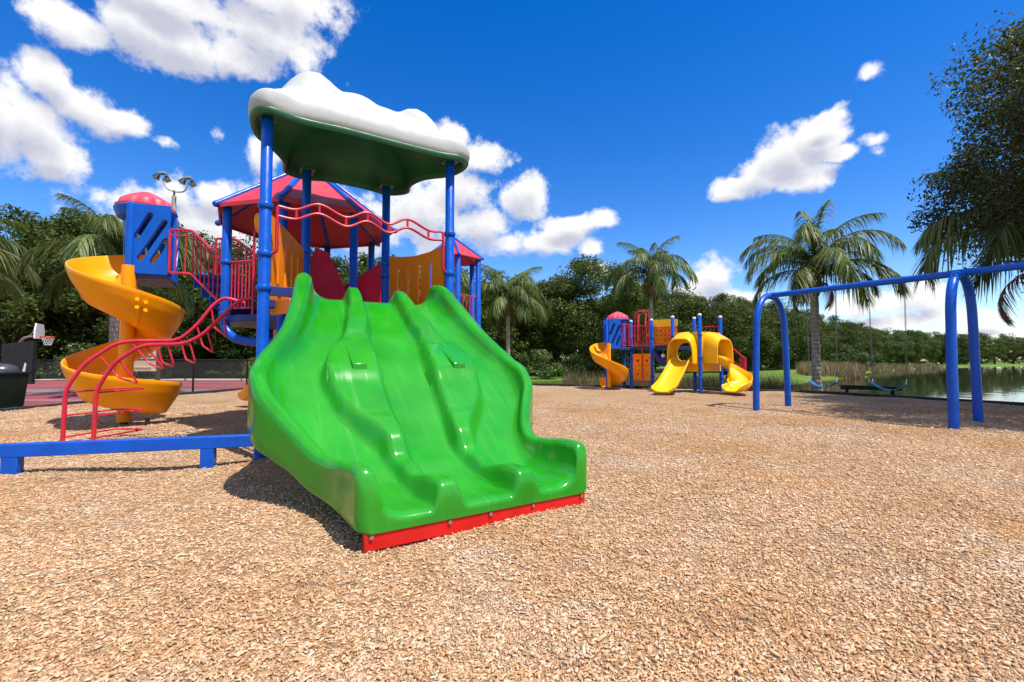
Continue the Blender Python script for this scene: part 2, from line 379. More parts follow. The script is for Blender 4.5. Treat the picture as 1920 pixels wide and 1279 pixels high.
class MB:
    def __init__(s): s.v = []; s.f = []
    def add(s, vs, fs):
        o = len(s.v); s.v += [Vector(v) for v in vs]; s.f += [tuple(i + o for i in f) for f in fs]; return s
    def box(s, c, size, rot=None):
        x, y, z = (q / 2 for q in size); c = Vector(c)
        vs = [Vector((i * x, j * y, k * z)) for k in (-1, 1) for j in (-1, 1) for i in (-1, 1)]
        if rot is not None: vs = [rot @ v for v in vs]
        return s.add([c + v for v in vs], [(0, 2, 3, 1), (4, 5, 7, 6), (0, 1, 5, 4), (2, 6, 7, 3), (0, 4, 6, 2), (1, 3, 7, 5)])
    def beam(s, p, q, w, h, up=(0, 0, 1)):
        p, q = Vector(p), Vector(q); d = (q - p); L = d.length; d.normalize()
        sd = d.cross(Vector(up)).normalized(); u = sd.cross(d)
        m = Matrix((d, sd, u)).transposed()
        return s.box((p + q) / 2, (L, w, h), m)
    def loft(s, rings, closed=True, cap=True):
        n = len(rings[0]); o = len(s.v)
        for r in rings: s.v += [Vector(v) for v in r]
        for i in range(len(rings) - 1):
            for j in range(n if closed else n - 1):
                k = (j + 1) % n
                s.f.append((o + i * n + j, o + i * n + k, o + (i + 1) * n + k, o + (i + 1) * n + j))
        if cap and closed:
            s.f.append(tuple(o + j for j in reversed(range(n)))); e = o + (len(rings) - 1) * n
            s.f.append(tuple(e + j for j in range(n)))
        return s
    def tube(s, pts, r, n=10, closed=False):
        P = [Vector(p) for p in pts]; rr = r if isinstance(r, (list, tuple)) else [r] * len(P)
        T = []
        for i in range(len(P)):
            a = P[i - 1] if i > 0 else (P[-1] if closed else P[0]); b = P[i + 1] if i + 1 < len(P) else (P[0] if closed else P[-1])
            T.append((b - a).normalized())
        ref = Vector((0, 0, 1)) if abs(T[0].z) < .9 else Vector((1, 0, 0))
        u = T[0].cross(ref).normalized(); rings = []
        for i in range(len(P)):
            if i:
                ax = T[i - 1].cross(T[i])
                if ax.length > 1e-6: u = Matrix.Rotation(T[i - 1].angle(T[i]), 3, ax.normalized()) @ u
            u = (u - T[i] * u.dot(T[i])).normalized(); v = T[i].cross(u)
            rings.append([P[i] + (u * math.cos(2 * math.pi * j / n) + v * math.sin(2 * math.pi * j / n)) * rr[i] for j in range(n)])
        if closed: rings.append(rings[0])
        return s.loft(rings, True, not closed)
    def lathe(s, c, prof, n=20):
        c = Vector(c)
        return s.loft([[c + Vector((r * math.cos(2 * math.pi * j / n), r * math.sin(2 * math.pi * j / n), z)) for j in range(n)] for r, z in prof])
    def ball(s, c, r, n=12, m=8, sz=1.0):
        return s.lathe(c, [(max(.001, r * math.sin(math.pi * i / m)), -r * sz * math.cos(math.pi * i / m)) for i in range(m + 1)], n)
    def mesh(s, name, org=Vector((0, 0, 0)), angle=40, smooth=True):
        me = bpy.data.meshes.new(name)
        me.from_pydata([tuple(v - org) for v in s.v], [], s.f); me.update()
        if smooth:
            me.polygons.foreach_set('use_smooth', [True] * len(me.polygons)); me.set_sharp_from_angle(angle=R(angle))
        return me
    def build(s, name, mat, parent=None, angle=40, smooth=True, bevel=0):
        org = ORG.get(parent, Vector((0, 0, 0))) if parent is not None else Vector((0, 0, 0))
        o = link(name, s.mesh(name, org, angle, smooth), mat, parent)
        if bevel:
            b = o.modifiers.new('bevel', 'BEVEL'); b.width = bevel; b.segments = 2; b.limit_method = 'ANGLE'; b.angle_limit = R(50)
        return o


def link(name, me, mat, parent=None):
    o = bpy.data.objects.new(name, me); COL.objects.link(o)
    if mat and not me.materials: me.materials.append(MAT[mat])
    if parent is not None: o.parent = parent; ORG[o] = ORG.get(parent, Vector((0, 0, 0)))
    return o


def tag(o, label=None, cat=None, group=None, kind=None):
    if label: o['label'] = label
    if cat: o['category'] = cat
    if group: o['group'] = group
    if kind: o['kind'] = kind
    return o


def thing(name, loc, label, cat, group=None):
    o = bpy.data.objects.new(name, None); COL.objects.link(o); o.location = loc; o.empty_display_size = .2
    ORG[o] = Vector(loc); return tag(o, label, cat, group)


def copy_tree(o, parent=None):
    c = o.copy(); COL.objects.link(c)
    if parent is not None: c.parent = parent
    for ch in list(o.children): copy_tree(ch, c)
    return c


def panel_mesh(outer, holes, thick, M, bevel=.006):
    """flat board with cut-out slots: outline and holes in the board's own plane, M places it"""
    cu = bpy.data.curves.new('outline', 'CURVE'); cu.dimensions = '2D'; cu.fill_mode = 'BOTH'; cu.extrude = thick / 2 - bevel; cu.bevel_depth = bevel; cu.bevel_resolution = 1
    for ring in [outer] + list(holes):
        sp = cu.splines.new('POLY'); sp.points.add(len(ring) - 1); sp.use_cyclic_u = True
        for p, q in zip(sp.points, ring): p.co = (q[0], q[1], 0, 1)
    ob = bpy.data.objects.new('outline', cu)
    me = bpy.data.meshes.new_from_object(ob); bpy.data.objects.remove(ob); bpy.data.curves.remove(cu)
    me.transform(M); me.set_sharp_from_angle(angle=R(35))
    return me


def board(name, mat, parent, outer, holes, thick, origin, ux, uy=(0, 0, 1)):
    ux = Vector(ux).normalized(); uy = Vector(uy).normalized(); nn = ux.cross(uy)
    M = Matrix.Translation(Vector(origin) - ORG.get(parent, Vector((0, 0, 0)))) @ Matrix((ux, uy, nn)).transposed().to_4x4()
    return link(name, panel_mesh(outer, holes, thick, M), mat, parent)


def rrect(x0, y0, x1, y1, r, n=5):
    out = []
    for cx, cy, a0 in ((x1 - r, y0 + r, -90), (x1 - r, y1 - r, 0), (x0 + r, y1 - r, 90), (x0 + r, y0 + r, 180)):
        for k in range(n + 1):
            a = R(a0 + 90 * k / n); out.append((cx + r * math.cos(a), cy + r * math.sin(a)))
    return out


def slot(x, y, L, w, ang, n=6):
    """rounded slot, centre x y, length L, width w, tilted"""
    c, s = math.cos(ang), math.sin(ang); out = []
    for a0, sg in ((-90, 1), (90, -1)):
        for k in range(n + 1):
            a = R(a0 + 180 * k / n); lx = sg * (L / 2 - w / 2) + w / 2 * math.cos(a); ly = w / 2 * math.sin(a)
            out.append((x + lx * c - ly * s, y + lx * s + ly * c))
    return out


def interp(keys, t):
    """smooth key interpolation (monotone cubic)"""
    xs = np.array([k[0] for k in keys], float); ys = np.array([k[1] for k in keys], float)
    d = np.diff(ys) / np.diff(xs); m = np.zeros_like(ys)
    m[0], m[-1] = d[0], d[-1]
    for i in range(1, len(ys) - 1): m[i] = 0 if d[i - 1] * d[i] <= 0 else 2 * d[i - 1] * d[i] / (d[i - 1] + d[i])
    t = np.asarray(t, float); i = np.clip(np.searchsorted(xs, t) - 1, 0, len(xs) - 2)
    h = xs[i + 1] - xs[i]; s = (t - xs[i]) / h
    return (2 * s**3 - 3 * s**2 + 1) * ys[i] + (s**3 - 2 * s**2 + s) * h * m[i] + (-2 * s**3 + 3 * s**2) * ys[i + 1] + (s**3 - s**2) * h * m[i + 1]

# ------------------------------------------------------------------ the ground, water, paths
SHORE = [(9.2, 21.5), (11.6, 19.0), (11.9, 16.6), (12.9, 14.9), (14.2, 12.0), (17.0, 7.5), (22, 0), (40, -25), (200, -60), (400, 60), (330, 170), (190, 150), (150, 132), (112, 108), (84, 88), (60, 70), (46, 58), (38, 50), (33, 45), (32, 40), (28, 36), (24, 35), (20, 31), (15.5, 25.5)]


def seg_dist(px, py, poly):
    d = np.full(px.shape, 1e9); inside = np.zeros(px.shape, bool); n = len(poly)
    for i in range(n):
        x0, y0 = poly[i]; x1, y1 = poly[(i + 1) % n]
        ex, ey = x1 - x0, y1 - y0
        t = np.clip(((px - x0) * ex + (py - y0) * ey) / (ex * ex + ey * ey), 0, 1)
        d = np.minimum(d, np.hypot(px - x0 - t * ex, py - y0 - t * ey))
        c = ((y0 > py) != (y1 > py)) & (px < (x1 - x0) * (py - y0) / (y1 - y0 + 1e-12) + x0)
        inside ^= c
    return np.where(inside, -d, d)


def ground_z(x, y):
    x = np.asarray(x, float); y = np.asarray(y, float)
    d = seg_dist(x, y, SHORE) + .5 * np.sin(x * .31 + y * .23) * np.clip((np.hypot(x, y) - 20) / 20, 0, 1)
    s = np.clip((1.6 - d) / 3.6, 0, 1); s = s * s * (3 - 2 * s)
    return -.11 - 1.05 * s + .05 * np.sin(x * .17 + 1) * np.cos(y * .13) * np.clip((np.hypot(x, y) - 24) / 20, 0, 1)


def grid_object(name, xs, ys, zf, mat):
    X, Y = np.meshgrid(xs, ys); Z = zf(X.ravel(), Y.ravel()); n, m = len(xs), len(ys)
    vs = np.column_stack([X.ravel(), Y.ravel(), Z])
    i = np.arange((n - 1) * (m - 1)); r, c = i // (n - 1), i % (n - 1); a = r * n + c
    me = bpy.data.meshes.new(name); me.from_pydata(vs.tolist(), [], np.column_stack([a, a + 1, a + n + 1, a + n]).tolist())
    me.polygons.foreach_set('use_smooth', [True] * len(me.polygons))
    return link(name, me, mat)


def spread(a, b, step, far):
    near = list(np.arange(a, b + step, step)); s = step; lo, hi = [], []
    x = a
    while x > -far: s *= 1.35; x -= s; lo.append(x)
    s = step; x = near[-1]
    while x < far: s *= 1.35; x += s; hi.append(x)
    return np.array(lo[::-1] + near + hi)


tag(grid_object('ground', spread(-45, 120, 1.1, 900), spread(-12, 135, 1.1, 1500), ground_z, 'lawn'), kind='structure')
WATER_Z = -.36
wm = MB().add([(-5, -60, WATER_Z), (900, -60, WATER_Z), (900, 900, WATER_Z), (-5, 900, WATER_Z)], [(0, 1, 2, 3)])
tag(wm.build('lake_water', 'water'), kind='structure')

MULCH = [(-10.6, -9), (-11.1, 3), (-11.0, 9.85), (-10.85, 12.6), (-10.6, 15.0), (-10.2, 17.2), (-8.2, 20.0), (-4, 21.0), (.96, 20.5), (5.0, 18.7), (8.7, 16.55), (10.1, 16.0), (11.2, 13.9), (12.6, 11.25), (14.6, 7.2), (16, 2), (16.5, -9)]


def mulch_z(x, y):
    dip = -.035 * np.exp(-((x + .1) / 1.1) ** 2 - ((y - 2.4) / .8) ** 2) - .04 * np.exp(-((x - 6.75) / .8) ** 2 - ((y - 9.6) / .8) ** 2) - .04 * np.exp(-((x - 7.35) / .8) ** 2 - ((y - 8.7) / .8) ** 2)
    return dip + .018 * np.sin(x * 1.3 + .6 * y) * np.cos(y * 1.1 - .4 * x) + .012 * np.sin(3.1 * x + 1.7 * y + 2) + .010 * np.sin(2.3 * y - 3.7 * x)


def build_mulch():
    xs = np.arange(-12, 17.2, .14); ys = np.arange(-9, 21.5, .14); X, Y = np.meshgrid(xs, ys)
    d = seg_dist(X.ravel(), Y.ravel(), MULCH); n, m = len(xs), len(ys)
    vs = np.column_stack([X.ravel(), Y.ravel(), mulch_z(X.ravel(), Y.ravel())])
    i = np.arange((n - 1) * (m - 1)); r, c = i // (n - 1), i % (n - 1); a = r * n + c
    F = np.column_stack([a, a + 1, a + n + 1, a + n])
    F = F[(d[F] < .02).all(axis=1)]
    used = np.unique(F); mp = np.zeros(len(vs), int); mp[used] = np.arange(len(used))
    me = bpy.data.meshes.new('mulch_ground'); me.from_pydata(vs[used].tolist(), [], mp[F].tolist())
    me.polygons.foreach_set('use_smooth', [True] * len(me.polygons))
    tag(link('mulch_ground', me, 'mulch'), kind='structure')


build_mulch()


def build_chips():
    """bark chips lying loose on the mulch, dense by the viewer and thinning with distance"""
    rng = np.random.default_rng(5); N = 200000
    out = []
    d = 0.95 + rng.random(N * 3) ** 2.0 * 11.0
    x = (rng.random(N * 3) * 2 - 1) * (1.32 * d + .7)
    keep = seg_dist(x, d, MULCH) < -.05
    x, y = x[keep][:N], d[keep][:N]; n = len(x)
    far = np.clip(y / 8, .0, 1)
    L = (.0034 + .0075 * rng.random(n) ** 2.4) * (1 + 1.3 * far); Wd = L * (.24 + .34 * rng.random(n)); T = .0012 + .0022 * rng.random(n)
    big = rng.random(n) < .02; L[big] *= 2.0
    az = rng.random(n) * 2 * np.pi; tilt = rng.normal(0, .17, n); roll = rng.normal(0, .24, n)
    z = mulch_z(x, y) + T * .6 + .002 + .006 * rng.random(n) ** 2 + np.abs(np.sin(tilt)) * L * .55
    ca, sa = np.cos(az), np.sin(az); ct, st = np.cos(tilt), np.sin(tilt)
    ux = np.column_stack([ca * ct, sa * ct, st]); vx = np.column_stack([-sa, ca, np.zeros(n)]); wx = np.cross(ux, vx)
    cr, sr = np.cos(roll)[:, None], np.sin(roll)[:, None]
    v2 = vx * cr + wx * sr; w2 = wx * cr - vx * sr
    C = np.column_stack([x, y, z])
    tp = .45 + .5 * rng.random((n, 2))
    V = np.empty((n, 8, 3)); k = 0
    for sz in (-1, 1):
        for sx in (-1, 1):
            for sy in (-1, 1):
                wd = Wd * (tp[:, 0] if sx > 0 else tp[:, 1]); sh = .2 * L * sy * (tp[:, 0] - .7)
                V[:, k] = C + ux * (sx * L + sh)[:, None] + v2 * (sy * wd)[:, None] + w2 * (sz * T)[:, None]; k += 1
    fq = np.array([[4, 6, 7, 5], [0, 4, 5, 1], [2, 3, 7, 6], [0, 2, 6, 4], [1, 5, 7, 3]])
    F = (np.arange(n)[:, None, None] * 8 + fq[None]).reshape(-1)
    me = bpy.data.meshes.new('bark_chips'); me.vertices.add(n * 8); me.vertices.foreach_set('co', V.reshape(-1))
    nf = n * 5; me.loops.add(nf * 4); me.loops.foreach_set('vertex_index', F.astype(np.int32))
    me.polygons.add(nf); me.polygons.foreach_set('loop_start', np.arange(0, nf * 4, 4, dtype=np.int32))
    me.update(calc_edges=True)
    tag(link('bark_chips', me, 'bark_chip'), 'loose tan bark chips covering the whole playground', 'bark chips', kind='stuff')


build_chips()


def build_border():
    t = thing('border_edging', (MULCH[1][0], MULCH[1][1], 0), 'low black timber edging round the bark chips', 'edging')
    rnd = random.Random(3)
    path = MULCH[1:-1]
    for (x0, y0), (x1, y1) in zip(path[:-1], path[1:]):
        L = math.hypot(x1 - x0, y1 - y0); k = max(1, round(L / 1.8))
        for i in range(k):
            a, b = (i + .006) / k, (i + 1 - .006) / k
            p = Vector((x0 + (x1 - x0) * a, y0 + (y1 - y0) * a, -.03 + rnd.uniform(-.008, .008))); q = Vector((x0 + (x1 - x0) * b, y0 + (y1 - y0) * b, -.03 + rnd.uniform(-.008, .008)))
            MB().beam(p, q, .11, .2).build('edging_timber', 'border_black', t, bevel=.012)


build_border()


def sheet(name, pts, z, mat, parent=None):
    m = MB(); m.add([(x, y, z) for x, y in pts], [tuple(range(len(pts)))])
    return m.build(name, mat, parent, smooth=False)


# ball court beyond the left border
tag(sheet('court', [(-11.9, 7.5), (-11.5, 15.2), (-10.9, 18.2), (-9.6, 21.4), (-8.4, 25.5), (-46, 25.5), (-46, 7.5)], .0, 'court_red'), kind='structure')
tag(sheet('court_stripe', [(-46, 15.6), (-46, 17.4), (-11.0, 17.4), (-11.4, 15.6)], .004, 'court_grey'), kind='structure')
for i, (y0, y1) in enumerate(((12.6, 12.66), (14.9, 14.96), (20.2, 20.26), (22.6, 22.66))):
    tag(sheet('court_line', [(-45, y0), (-45, y1), (-11.6 if y0 < 15 else -9.8, y1), (-11.6 if y0 < 15 else -9.8, y0)], .006, 'white_paint'), kind='structure')
tag(sheet('footpath', [(-46, 25.5), (-8.4, 25.5), (-7.0, 27.4), (-46, 28.2)], -.002, 'concrete'), kind='structure')

# ------------------------------------------------------------------ foliage builders


def leaf_cloud(centres, radii, per, size, rng, flat=.55, asp=.5):
    """leaf-sized quads through clump volumes, folded slightly along the midrib -> numpy verts, faces"""
    n = len(centres) * per
    c = np.repeat(np.array(centres), per, axis=0); r = np.repeat(np.array(radii), per)
    d = rng.normal(size=(n, 3)); d /= np.linalg.norm(d, axis=1)[:, None]
    rad = r * rng.random(n) ** .42
    p = c + d * rad[:, None] * np.array([1, 1, flat + .15])
    nrm = d * .7 + rng.normal(size=(n, 3)) * .6 + np.array([0, 0, .45]); nrm /= np.linalg.norm(nrm, axis=1)[:, None]
    t = np.cross(nrm, rng.normal(size=(n, 3))); t /= np.linalg.norm(t, axis=1)[:, None]; b = np.cross(nrm, t)
    L = size * (.6 + .8 * rng.random(n)); w = L * asp
    V = np.empty((n, 4, 3))
    V[:, 0] = p - t * L[:, None] * .5; V[:, 1] = p + b * w[:, None] * .5 + nrm * (w * .15)[:, None]
    V[:, 2] = p + t * L[:, None] * .5; V[:, 3] = p - b * w[:, None] * .5 + nrm * (w * .15)[:, None]
    return V.reshape(-1, 3), np.arange(n * 4).reshape(n, 4)


def np_mesh(name, V, F):
    me = bpy.data.meshes.new(name); nf, k = F.shape
    me.vertices.add(len(V)); me.vertices.foreach_set('co', np.ascontiguousarray(V, dtype=np.float32).reshape(-1))
    me.loops.add(nf * k); me.loops.foreach_set('vertex_index', np.ascontiguousarray(F, dtype=np.int32).reshape(-1))
    me.polygons.add(nf); me.polygons.foreach_set('loop_start', np.arange(0, nf * k, k, dtype=np.int32)); me.update(calc_edges=True)
    return me


def oak_meshes(seed, H, RX, z0, clumps, per, leaf, clump_r, trunk_r=.22):
    """round-crowned live oak: tapered trunk, forking limbs, crown of leaf clumps with gaps"""
    rng = np.random.default_rng(seed); rnd = random.Random(seed)
    m = MB(); fork = z0 + (H - z0) * .18
    base = [Vector((0, 0, -.3)), Vector((.05, 0, fork * .5)), Vector((.0, .05, fork))]
    m.tube(catmull(base, 4), [trunk_r * (1.35 - .45 * i / 8) for i in range(9)], 10)
    tips = []
    for k in range(7):
        a = 2 * math.pi * (k + rnd.random() * .6) / 7; rr = RX * rnd.uniform(.45, .75); zz = z0 + (H - z0) * rnd.uniform(.35, .85)
        p = [Vector((0, 0.05, fork - .1)), Vector((math.cos(a) * rr * .35, math.sin(a) * rr * .35, fork + (zz - fork) * .5)), Vector((math.cos(a) * rr, math.sin(a) * rr, zz))]
        pp = catmull(p, 5); m.tube(pp, [trunk_r * (.62 - .5 * i / (len(pp) - 1)) for i in range(len(pp))], 7)
        for j in range(2):
            q = pp[6 + 2 * j] if 6 + 2 * j < len(pp) else pp[-2]
            e = q + Vector((rnd.uniform(-1, 1), rnd.uniform(-1, 1), rnd.uniform(.1, .9))) * RX * .35
            m.tube([q, (q + e) / 2 + Vector((0, 0, .1)), e], [trunk_r * .2, trunk_r * .13, trunk_r * .05], 5)
    cs, rs = [], []
    while len(cs) < clumps:
        d = rng.normal(size=3); d /= np.linalg.norm(d)
        f = rng.random() ** .33
        if f < .45: continue
        c = np.array([d[0] * RX * f, d[1] * RX * f, (z0 + H) / 2 + d[2] * (H - z0) / 2 * f])
        if c[2] < z0: continue
        lump = 1 + .16 * math.sin(3 * math.atan2(d[1], d[0]) + seed) + .1 * math.sin(5 * d[2] + seed * 2)
        c[:2] *= lump
        cs.append(c); rs.append(clump_r * rng.uniform(.6, 1.25))
    V, F = leaf_cloud(cs, rs, per, leaf, rng)
    return m.mesh('trunk'), np_mesh('crown', V, F)


def place_tree(meshes, loc, rz, sc, label, group, leafmat, name='oak_tree', barkmat='oak_bark', cat='tree'):
    t = thing(name, loc, label, cat, group); t.rotation_euler = (0, 0, rz); t.scale = sc if isinstance(sc, tuple) else (sc,) * 3
    link('trunk', meshes[0], barkmat, t); link('crown', meshes[1], leafmat, t)
    return t


def frond_mesh(seed, length, lift, curl, leaf_len, pairs=84):
    """feather frond: arching rachis that bends over, with two rows of hanging leaflets; grows along +X"""
    rnd = random.Random(seed); m = MB(); n = 16
    pts = [Vector((0, 0, 0))]; sway = rnd.uniform(-.25, .25)
    for i in range(n):
        t = (i + .5) / n; pitch = lift - curl * t ** 1.35; st = length / n
        pts.append(pts[-1] + Vector((math.cos(pitch) * st, sway * t * st, math.sin(pitch) * st)))
    m.tube(pts, [.03 * (1 - .88 * i / n) + .003 for i in range(n + 1)], 5)
    V = m.v; Fq = m.f
    def at(t):
        f = t * n; i = min(n - 1, int(f)); return pts[i].lerp(pts[i + 1], f - i), (pts[i + 1] - pts[i]).normalized()
    for k in range(pairs):
        t = .10 + .89 * (k + rnd.random() * .6) / pairs
        p, tg = at(min(t, .995)); sd = tg.cross(Vector((0, 0, 1))).normalized(); upv = sd.cross(tg)
        ll = leaf_len * (min(1, .45 + t * 2.2) if t < .6 else max(.28, 1 - ((t - .6) / .4) ** 1.6 * .72)) * rnd.uniform(.82, 1.12)
        for s in (-1, 1):
            an = R(rnd.uniform(38, 68) * (1 - .45 * t)); rise = rnd.uniform(-.2, .42)
            d = (tg * math.cos(an) + sd * s * math.sin(an) + upv * rise).normalized()
            w = .019 * rnd.uniform(.8, 1.25); wd = d.cross(Vector((rnd.uniform(-.5, .5), rnd.uniform(-.5, .5), 1))).normalized() * w
            seg = 4; g = rnd.uniform(.7, 1.25); o = len(V)
            for j in range(seg + 1):
                f = j / seg; c = p + d * ll * (f - .12 * f * f) + Vector((0, 0, -1)) * ll * .95 * g * f ** 1.6; tap = (1 - f ** 2.4) + .03
                V.append(c - wd * tap); V.append(c + wd * tap)
            for j in range(seg):
                a = o + 2 * j; Fq.append((a, a + 1, a + 3, a + 2))
    return m.mesh('frond', smooth=False)


def palm_trunk(h, r):
    m = MB(); n = 26; rings = []
    prof = []
    for i in range(n + 1):
        t = i / n; rr = r * (1.25 - .3 * min(1, t * 5) + .04 * math.sin(i * 2.4)) * (1 - .12 * t)
        prof.append((rr, -.3 + (h + .3) * t))
    m.lathe((0, 0, 0), prof, 14); return m.mesh('trunk')


def boot_mesh(seed):
    """old leaf bases sticking out below the crown"""
    rnd = random.Random(seed); m = MB()
    for k in range(34):
        a = k * 2.4; z = -.95 + 1.0 * k / 34; L = rnd.uniform(.16, .42)
        d = Vector((math.cos(a), math.sin(a), rnd.uniform(.25, 1.1))).normalized(); p = Vector((math.cos(a) * .1, math.sin(a) * .1, z))
        m.beam(p, p + d * L, .085, .03); m.beam(p + d * L * .9, p + d * L * 1.35 + Vector((0, 0, -.05)), .05, .016)
    m.lathe((0, 0, 0), [(.15, -1.0), (.22, -.6), (.21, -.2), (.12, .25), (.02, .5)], 12)
    return m.mesh('boots')


FROND = None


def place_palm(loc, h, r, crown, nf, seed, label, spear=True, group='feather palms in the park', low=3):
    global FROND
    if FROND is None:
        FROND = [[frond_mesh(11 + i, 3.0, R(80), R(88), .70), frond_mesh(31 + i, 3.3, R(68), R(128), .80), frond_mesh(51 + i, 3.4, R(50), R(132), .86), frond_mesh(71 + i, 3.0, R(22), R(108), .82)] for i in range(2)]
        FROND.append(boot_mesh(2))
    t = thing('palm_tree', loc, label, 'palm tree', group)
    link('trunk', palm_trunk(h, r), 'palm_bark', t)
    b = link('leaf_bases', FROND[2], 'palm_boot', t); b.location = (0, 0, h); b.scale = (crown * r / .15,) * 2 + (crown,)
    rnd = random.Random(seed)
    for k in range(nf):
        f = k / nf; lv = min(low, int(f * (low + 1))); o = link('frond', FROND[k % 2][lv], 'palm_leaf', t)
        o.location = (0, 0, h + crown * (.15 - .3 * f)); o.rotation_euler = (rnd.uniform(-.15, .15), rnd.uniform(-.12, .12), k * 2.39996 + rnd.uniform(-.25, .25) + seed)
        s = crown * rnd.uniform(.85, 1.12); o.scale = (s, s, s)
    for k in range(2):           # dead brown fronds hanging against the trunk
        o = link('dead_frond', FROND[k][3], None, t); o.location = (0, 0, h - .35 * crown); o.rotation_euler = (0, R(38), seed * 2 + k * 2.6); o.scale = (.5 * crown,) * 3
        o.material_slots[0].link = 'OBJECT'; o.material_slots[0].material = MAT['palm_boot']
    if spear:
        m = MB(); m.tube([(0, 0, 0), (.02, .01, .8), (.02, 0, 1.75)], [.022, .016, .003], 6)
        s = link('spear_leaf', m.mesh('spear_leaf'), 'palm_leaf', t); s.location = (0, 0, h); s.scale = (crown,) * 3
    return t


place_palm((11.75, 17.6, -.15), 4.75, .165, 1.0, 24, 1.3, 'tall palm with ringed trunk standing by the lake behind the swings')
place_palm((9.2, 30, -.1), 6.9, .15, 1.05, 24, 2.2, 'palm rising behind the small far play set')
place_palm((-.25, 28, -.1), 4.9, .15, 1.0, 24, .4, 'palm just right of the green slide, in front of dark oaks')
place_palm((-12.6, 14.4, -.05), 4.2, .15, .9, 16, 3.4, 'palm behind the orange spiral slide by the court', spear=True)
place_palm((-17.2, 13.4, -.05), 4.0, .15, .9, 16, 5.2, 'palm at the far left edge with drooping fronds', spear=False)
place_palm((13.2, 11.2, -.08), 3.9, .17, 1.12, 20, 4.4, 'palm at the right edge half hidden in the oak', spear=False, low=2)
place_palm((-4.6, 24.5, -.08), 4.6, .15, 1.0, 22, 6.1, 'palm seen through the red roofed deck of the big play set', spear=False)

OAKS = [oak_meshes(s, 9.0, 4.4, .25, 150, 200, .21, 1.0) for s in (1, 2, 3, 4)]
G_LEFT = 'oaks behind the ball court'; G_MID = 'oaks on the lawn behind the play sets'; G_FAR = 'oaks lining the far lake shore'
rt = random.Random(8)
for i, (x, y, h) in enumerate([(-40, 30, 12.2), (-33.5, 31, 11.0), (-28.5, 29.5, 10.6), (-23.5, 31, 10.2), (-19, 33, 9.6), (-44, 26, 11.5), (-36, 37, 12.5), (-26, 38, 11), (-30.5, 27.5, 7.2), (-22, 28.5, 6.6)]):
    place_tree(OAKS[i % 4], (x, y, -.05), rt.uniform(0, 6.28), h / 9.0, 'dark leafy live oak behind the ball court at left', G_LEFT, 'oak_leaf')
for i, (x, y, h) in enumerate([(-14.5, 33, 9.2), (-10, 34.5, 9.0), (-5.5, 35.5, 8.6), (-1.0, 37, 8.2), (3.6, 38, 8.0), (6.6, 36, 9.3), (-17, 41, 10), (-7.5, 43, 10), (1, 44, 8.5), (10.4, 41.5, 8.2)]):
    place_tree(OAKS[(i + 2) % 4], (x, y, -.05), rt.uniform(0, 6.28), h / 9.0, 'dark leafy live oak on the lawn behind the two play sets', G_MID, 'oak_leaf')
for i, (x, y, h) in enumerate([(-52, 52, 11), (-44, 54, 11), (-37, 53, 10.5), (-30, 55, 10), (-23.5, 54, 10), (-17, 56, 10), (-11, 55, 9.6), (-5, 57, 9.4), (1, 56, 9), (7, 57, 8.6), (12, 55, 8.4)]):
    place_tree(OAKS[(i + 1) % 4], (x, y, -.25), rt.uniform(0, 6.28), (h / 9 * 1.1, h / 9 * 1.1, h / 9), 'dark oak in the back row of trees behind the lawn', 'oaks in the back row', 'oak_leaf')
far = [(14, 45, 8.4), (18.6, 48, 8.6), (23, 51, 8.5), (27.5, 55, 8.6), (32, 59, 8.8), (37, 63, 9), (42.5, 68, 8.8), (48, 74, 9), (54, 79, 8.8), (60, 84, 8.6), (67, 90, 8.6), (74, 96, 8.2), (82, 103, 8.4), (91, 110, 8.6), (100, 116, 9), (109, 122, 9), (119, 128, 9.2), (129, 134, 9.4), (139, 140, 9.4), (150, 146, 9.8), (162, 153, 10), (176, 160, 10), (192, 168, 10), (210, 178, 10),
       (16, 53, 9), (24, 60, 9.6), (33, 68, 9.6), (45, 79, 9.6), (57, 91, 9.6), (70, 103, 9.6), (86, 117, 9.6), (104, 130, 10), (124, 143, 10), (146, 155, 10)]
for i, (x, y, h) in enumerate(far):
    place_tree(OAKS[(i * 3 + 1) % 4], (x, y, -.1), rt.uniform(0, 6.28), (h / 9.0 * 1.12, h / 9.0 * 1.12, h / 9.0), 'round green oak in the tree line beyond the lake', G_FAR, 'oak_leaf')

NEAR_OAK = oak_meshes(21, 10.6, 4.9, 2.8, 500, 330, .098, .74, .26)
place_tree(NEAR_OAK, (16.15, 10.0, -.1), 1.0, 1.0, 'big brownish green oak overhanging the right edge near the swings', None, 'oak_leaf_near')

place_tree(NEAR_OAK, (13.9, 7.3, -.1), 3.3, .9, 'oak just past the right edge that shades the chips by the swings', None, 'oak_leaf_near')
SHRUBS = [oak_meshes(40 + s, 1.7, 1.2, .05, 26, 130, .12, .42, .04) for s in (1, 2)]
for i, (x, y, s, lab) in enumerate([(2.2, 30, 1.15, 'bright green shrub in front of the oaks right of the green slide'), (.2, 31.5, 1.0, 'green shrub behind the palm right of the green slide'), (4.2, 32.5, 1.0, 'low green shrub on the lawn left of the far play set'), (45.5, 60.5, 1.9, 'bright green shrub on the far lake bank'), (-24, 26.4, 1.3, 'green shrub beside the beige notice cabinet'), (-14.5, 27.6, 1.2, 'shrub behind the court fence beneath the stairs'), (-9.2, 27.2, 1.2, 'shrub behind the court next to the big play set')]):
    place_tree(SHRUBS[i % 2], (x, y, -.12), i * 1.7, s, lab, None, 'shrub_leaf', 'shrub', cat='shrub')


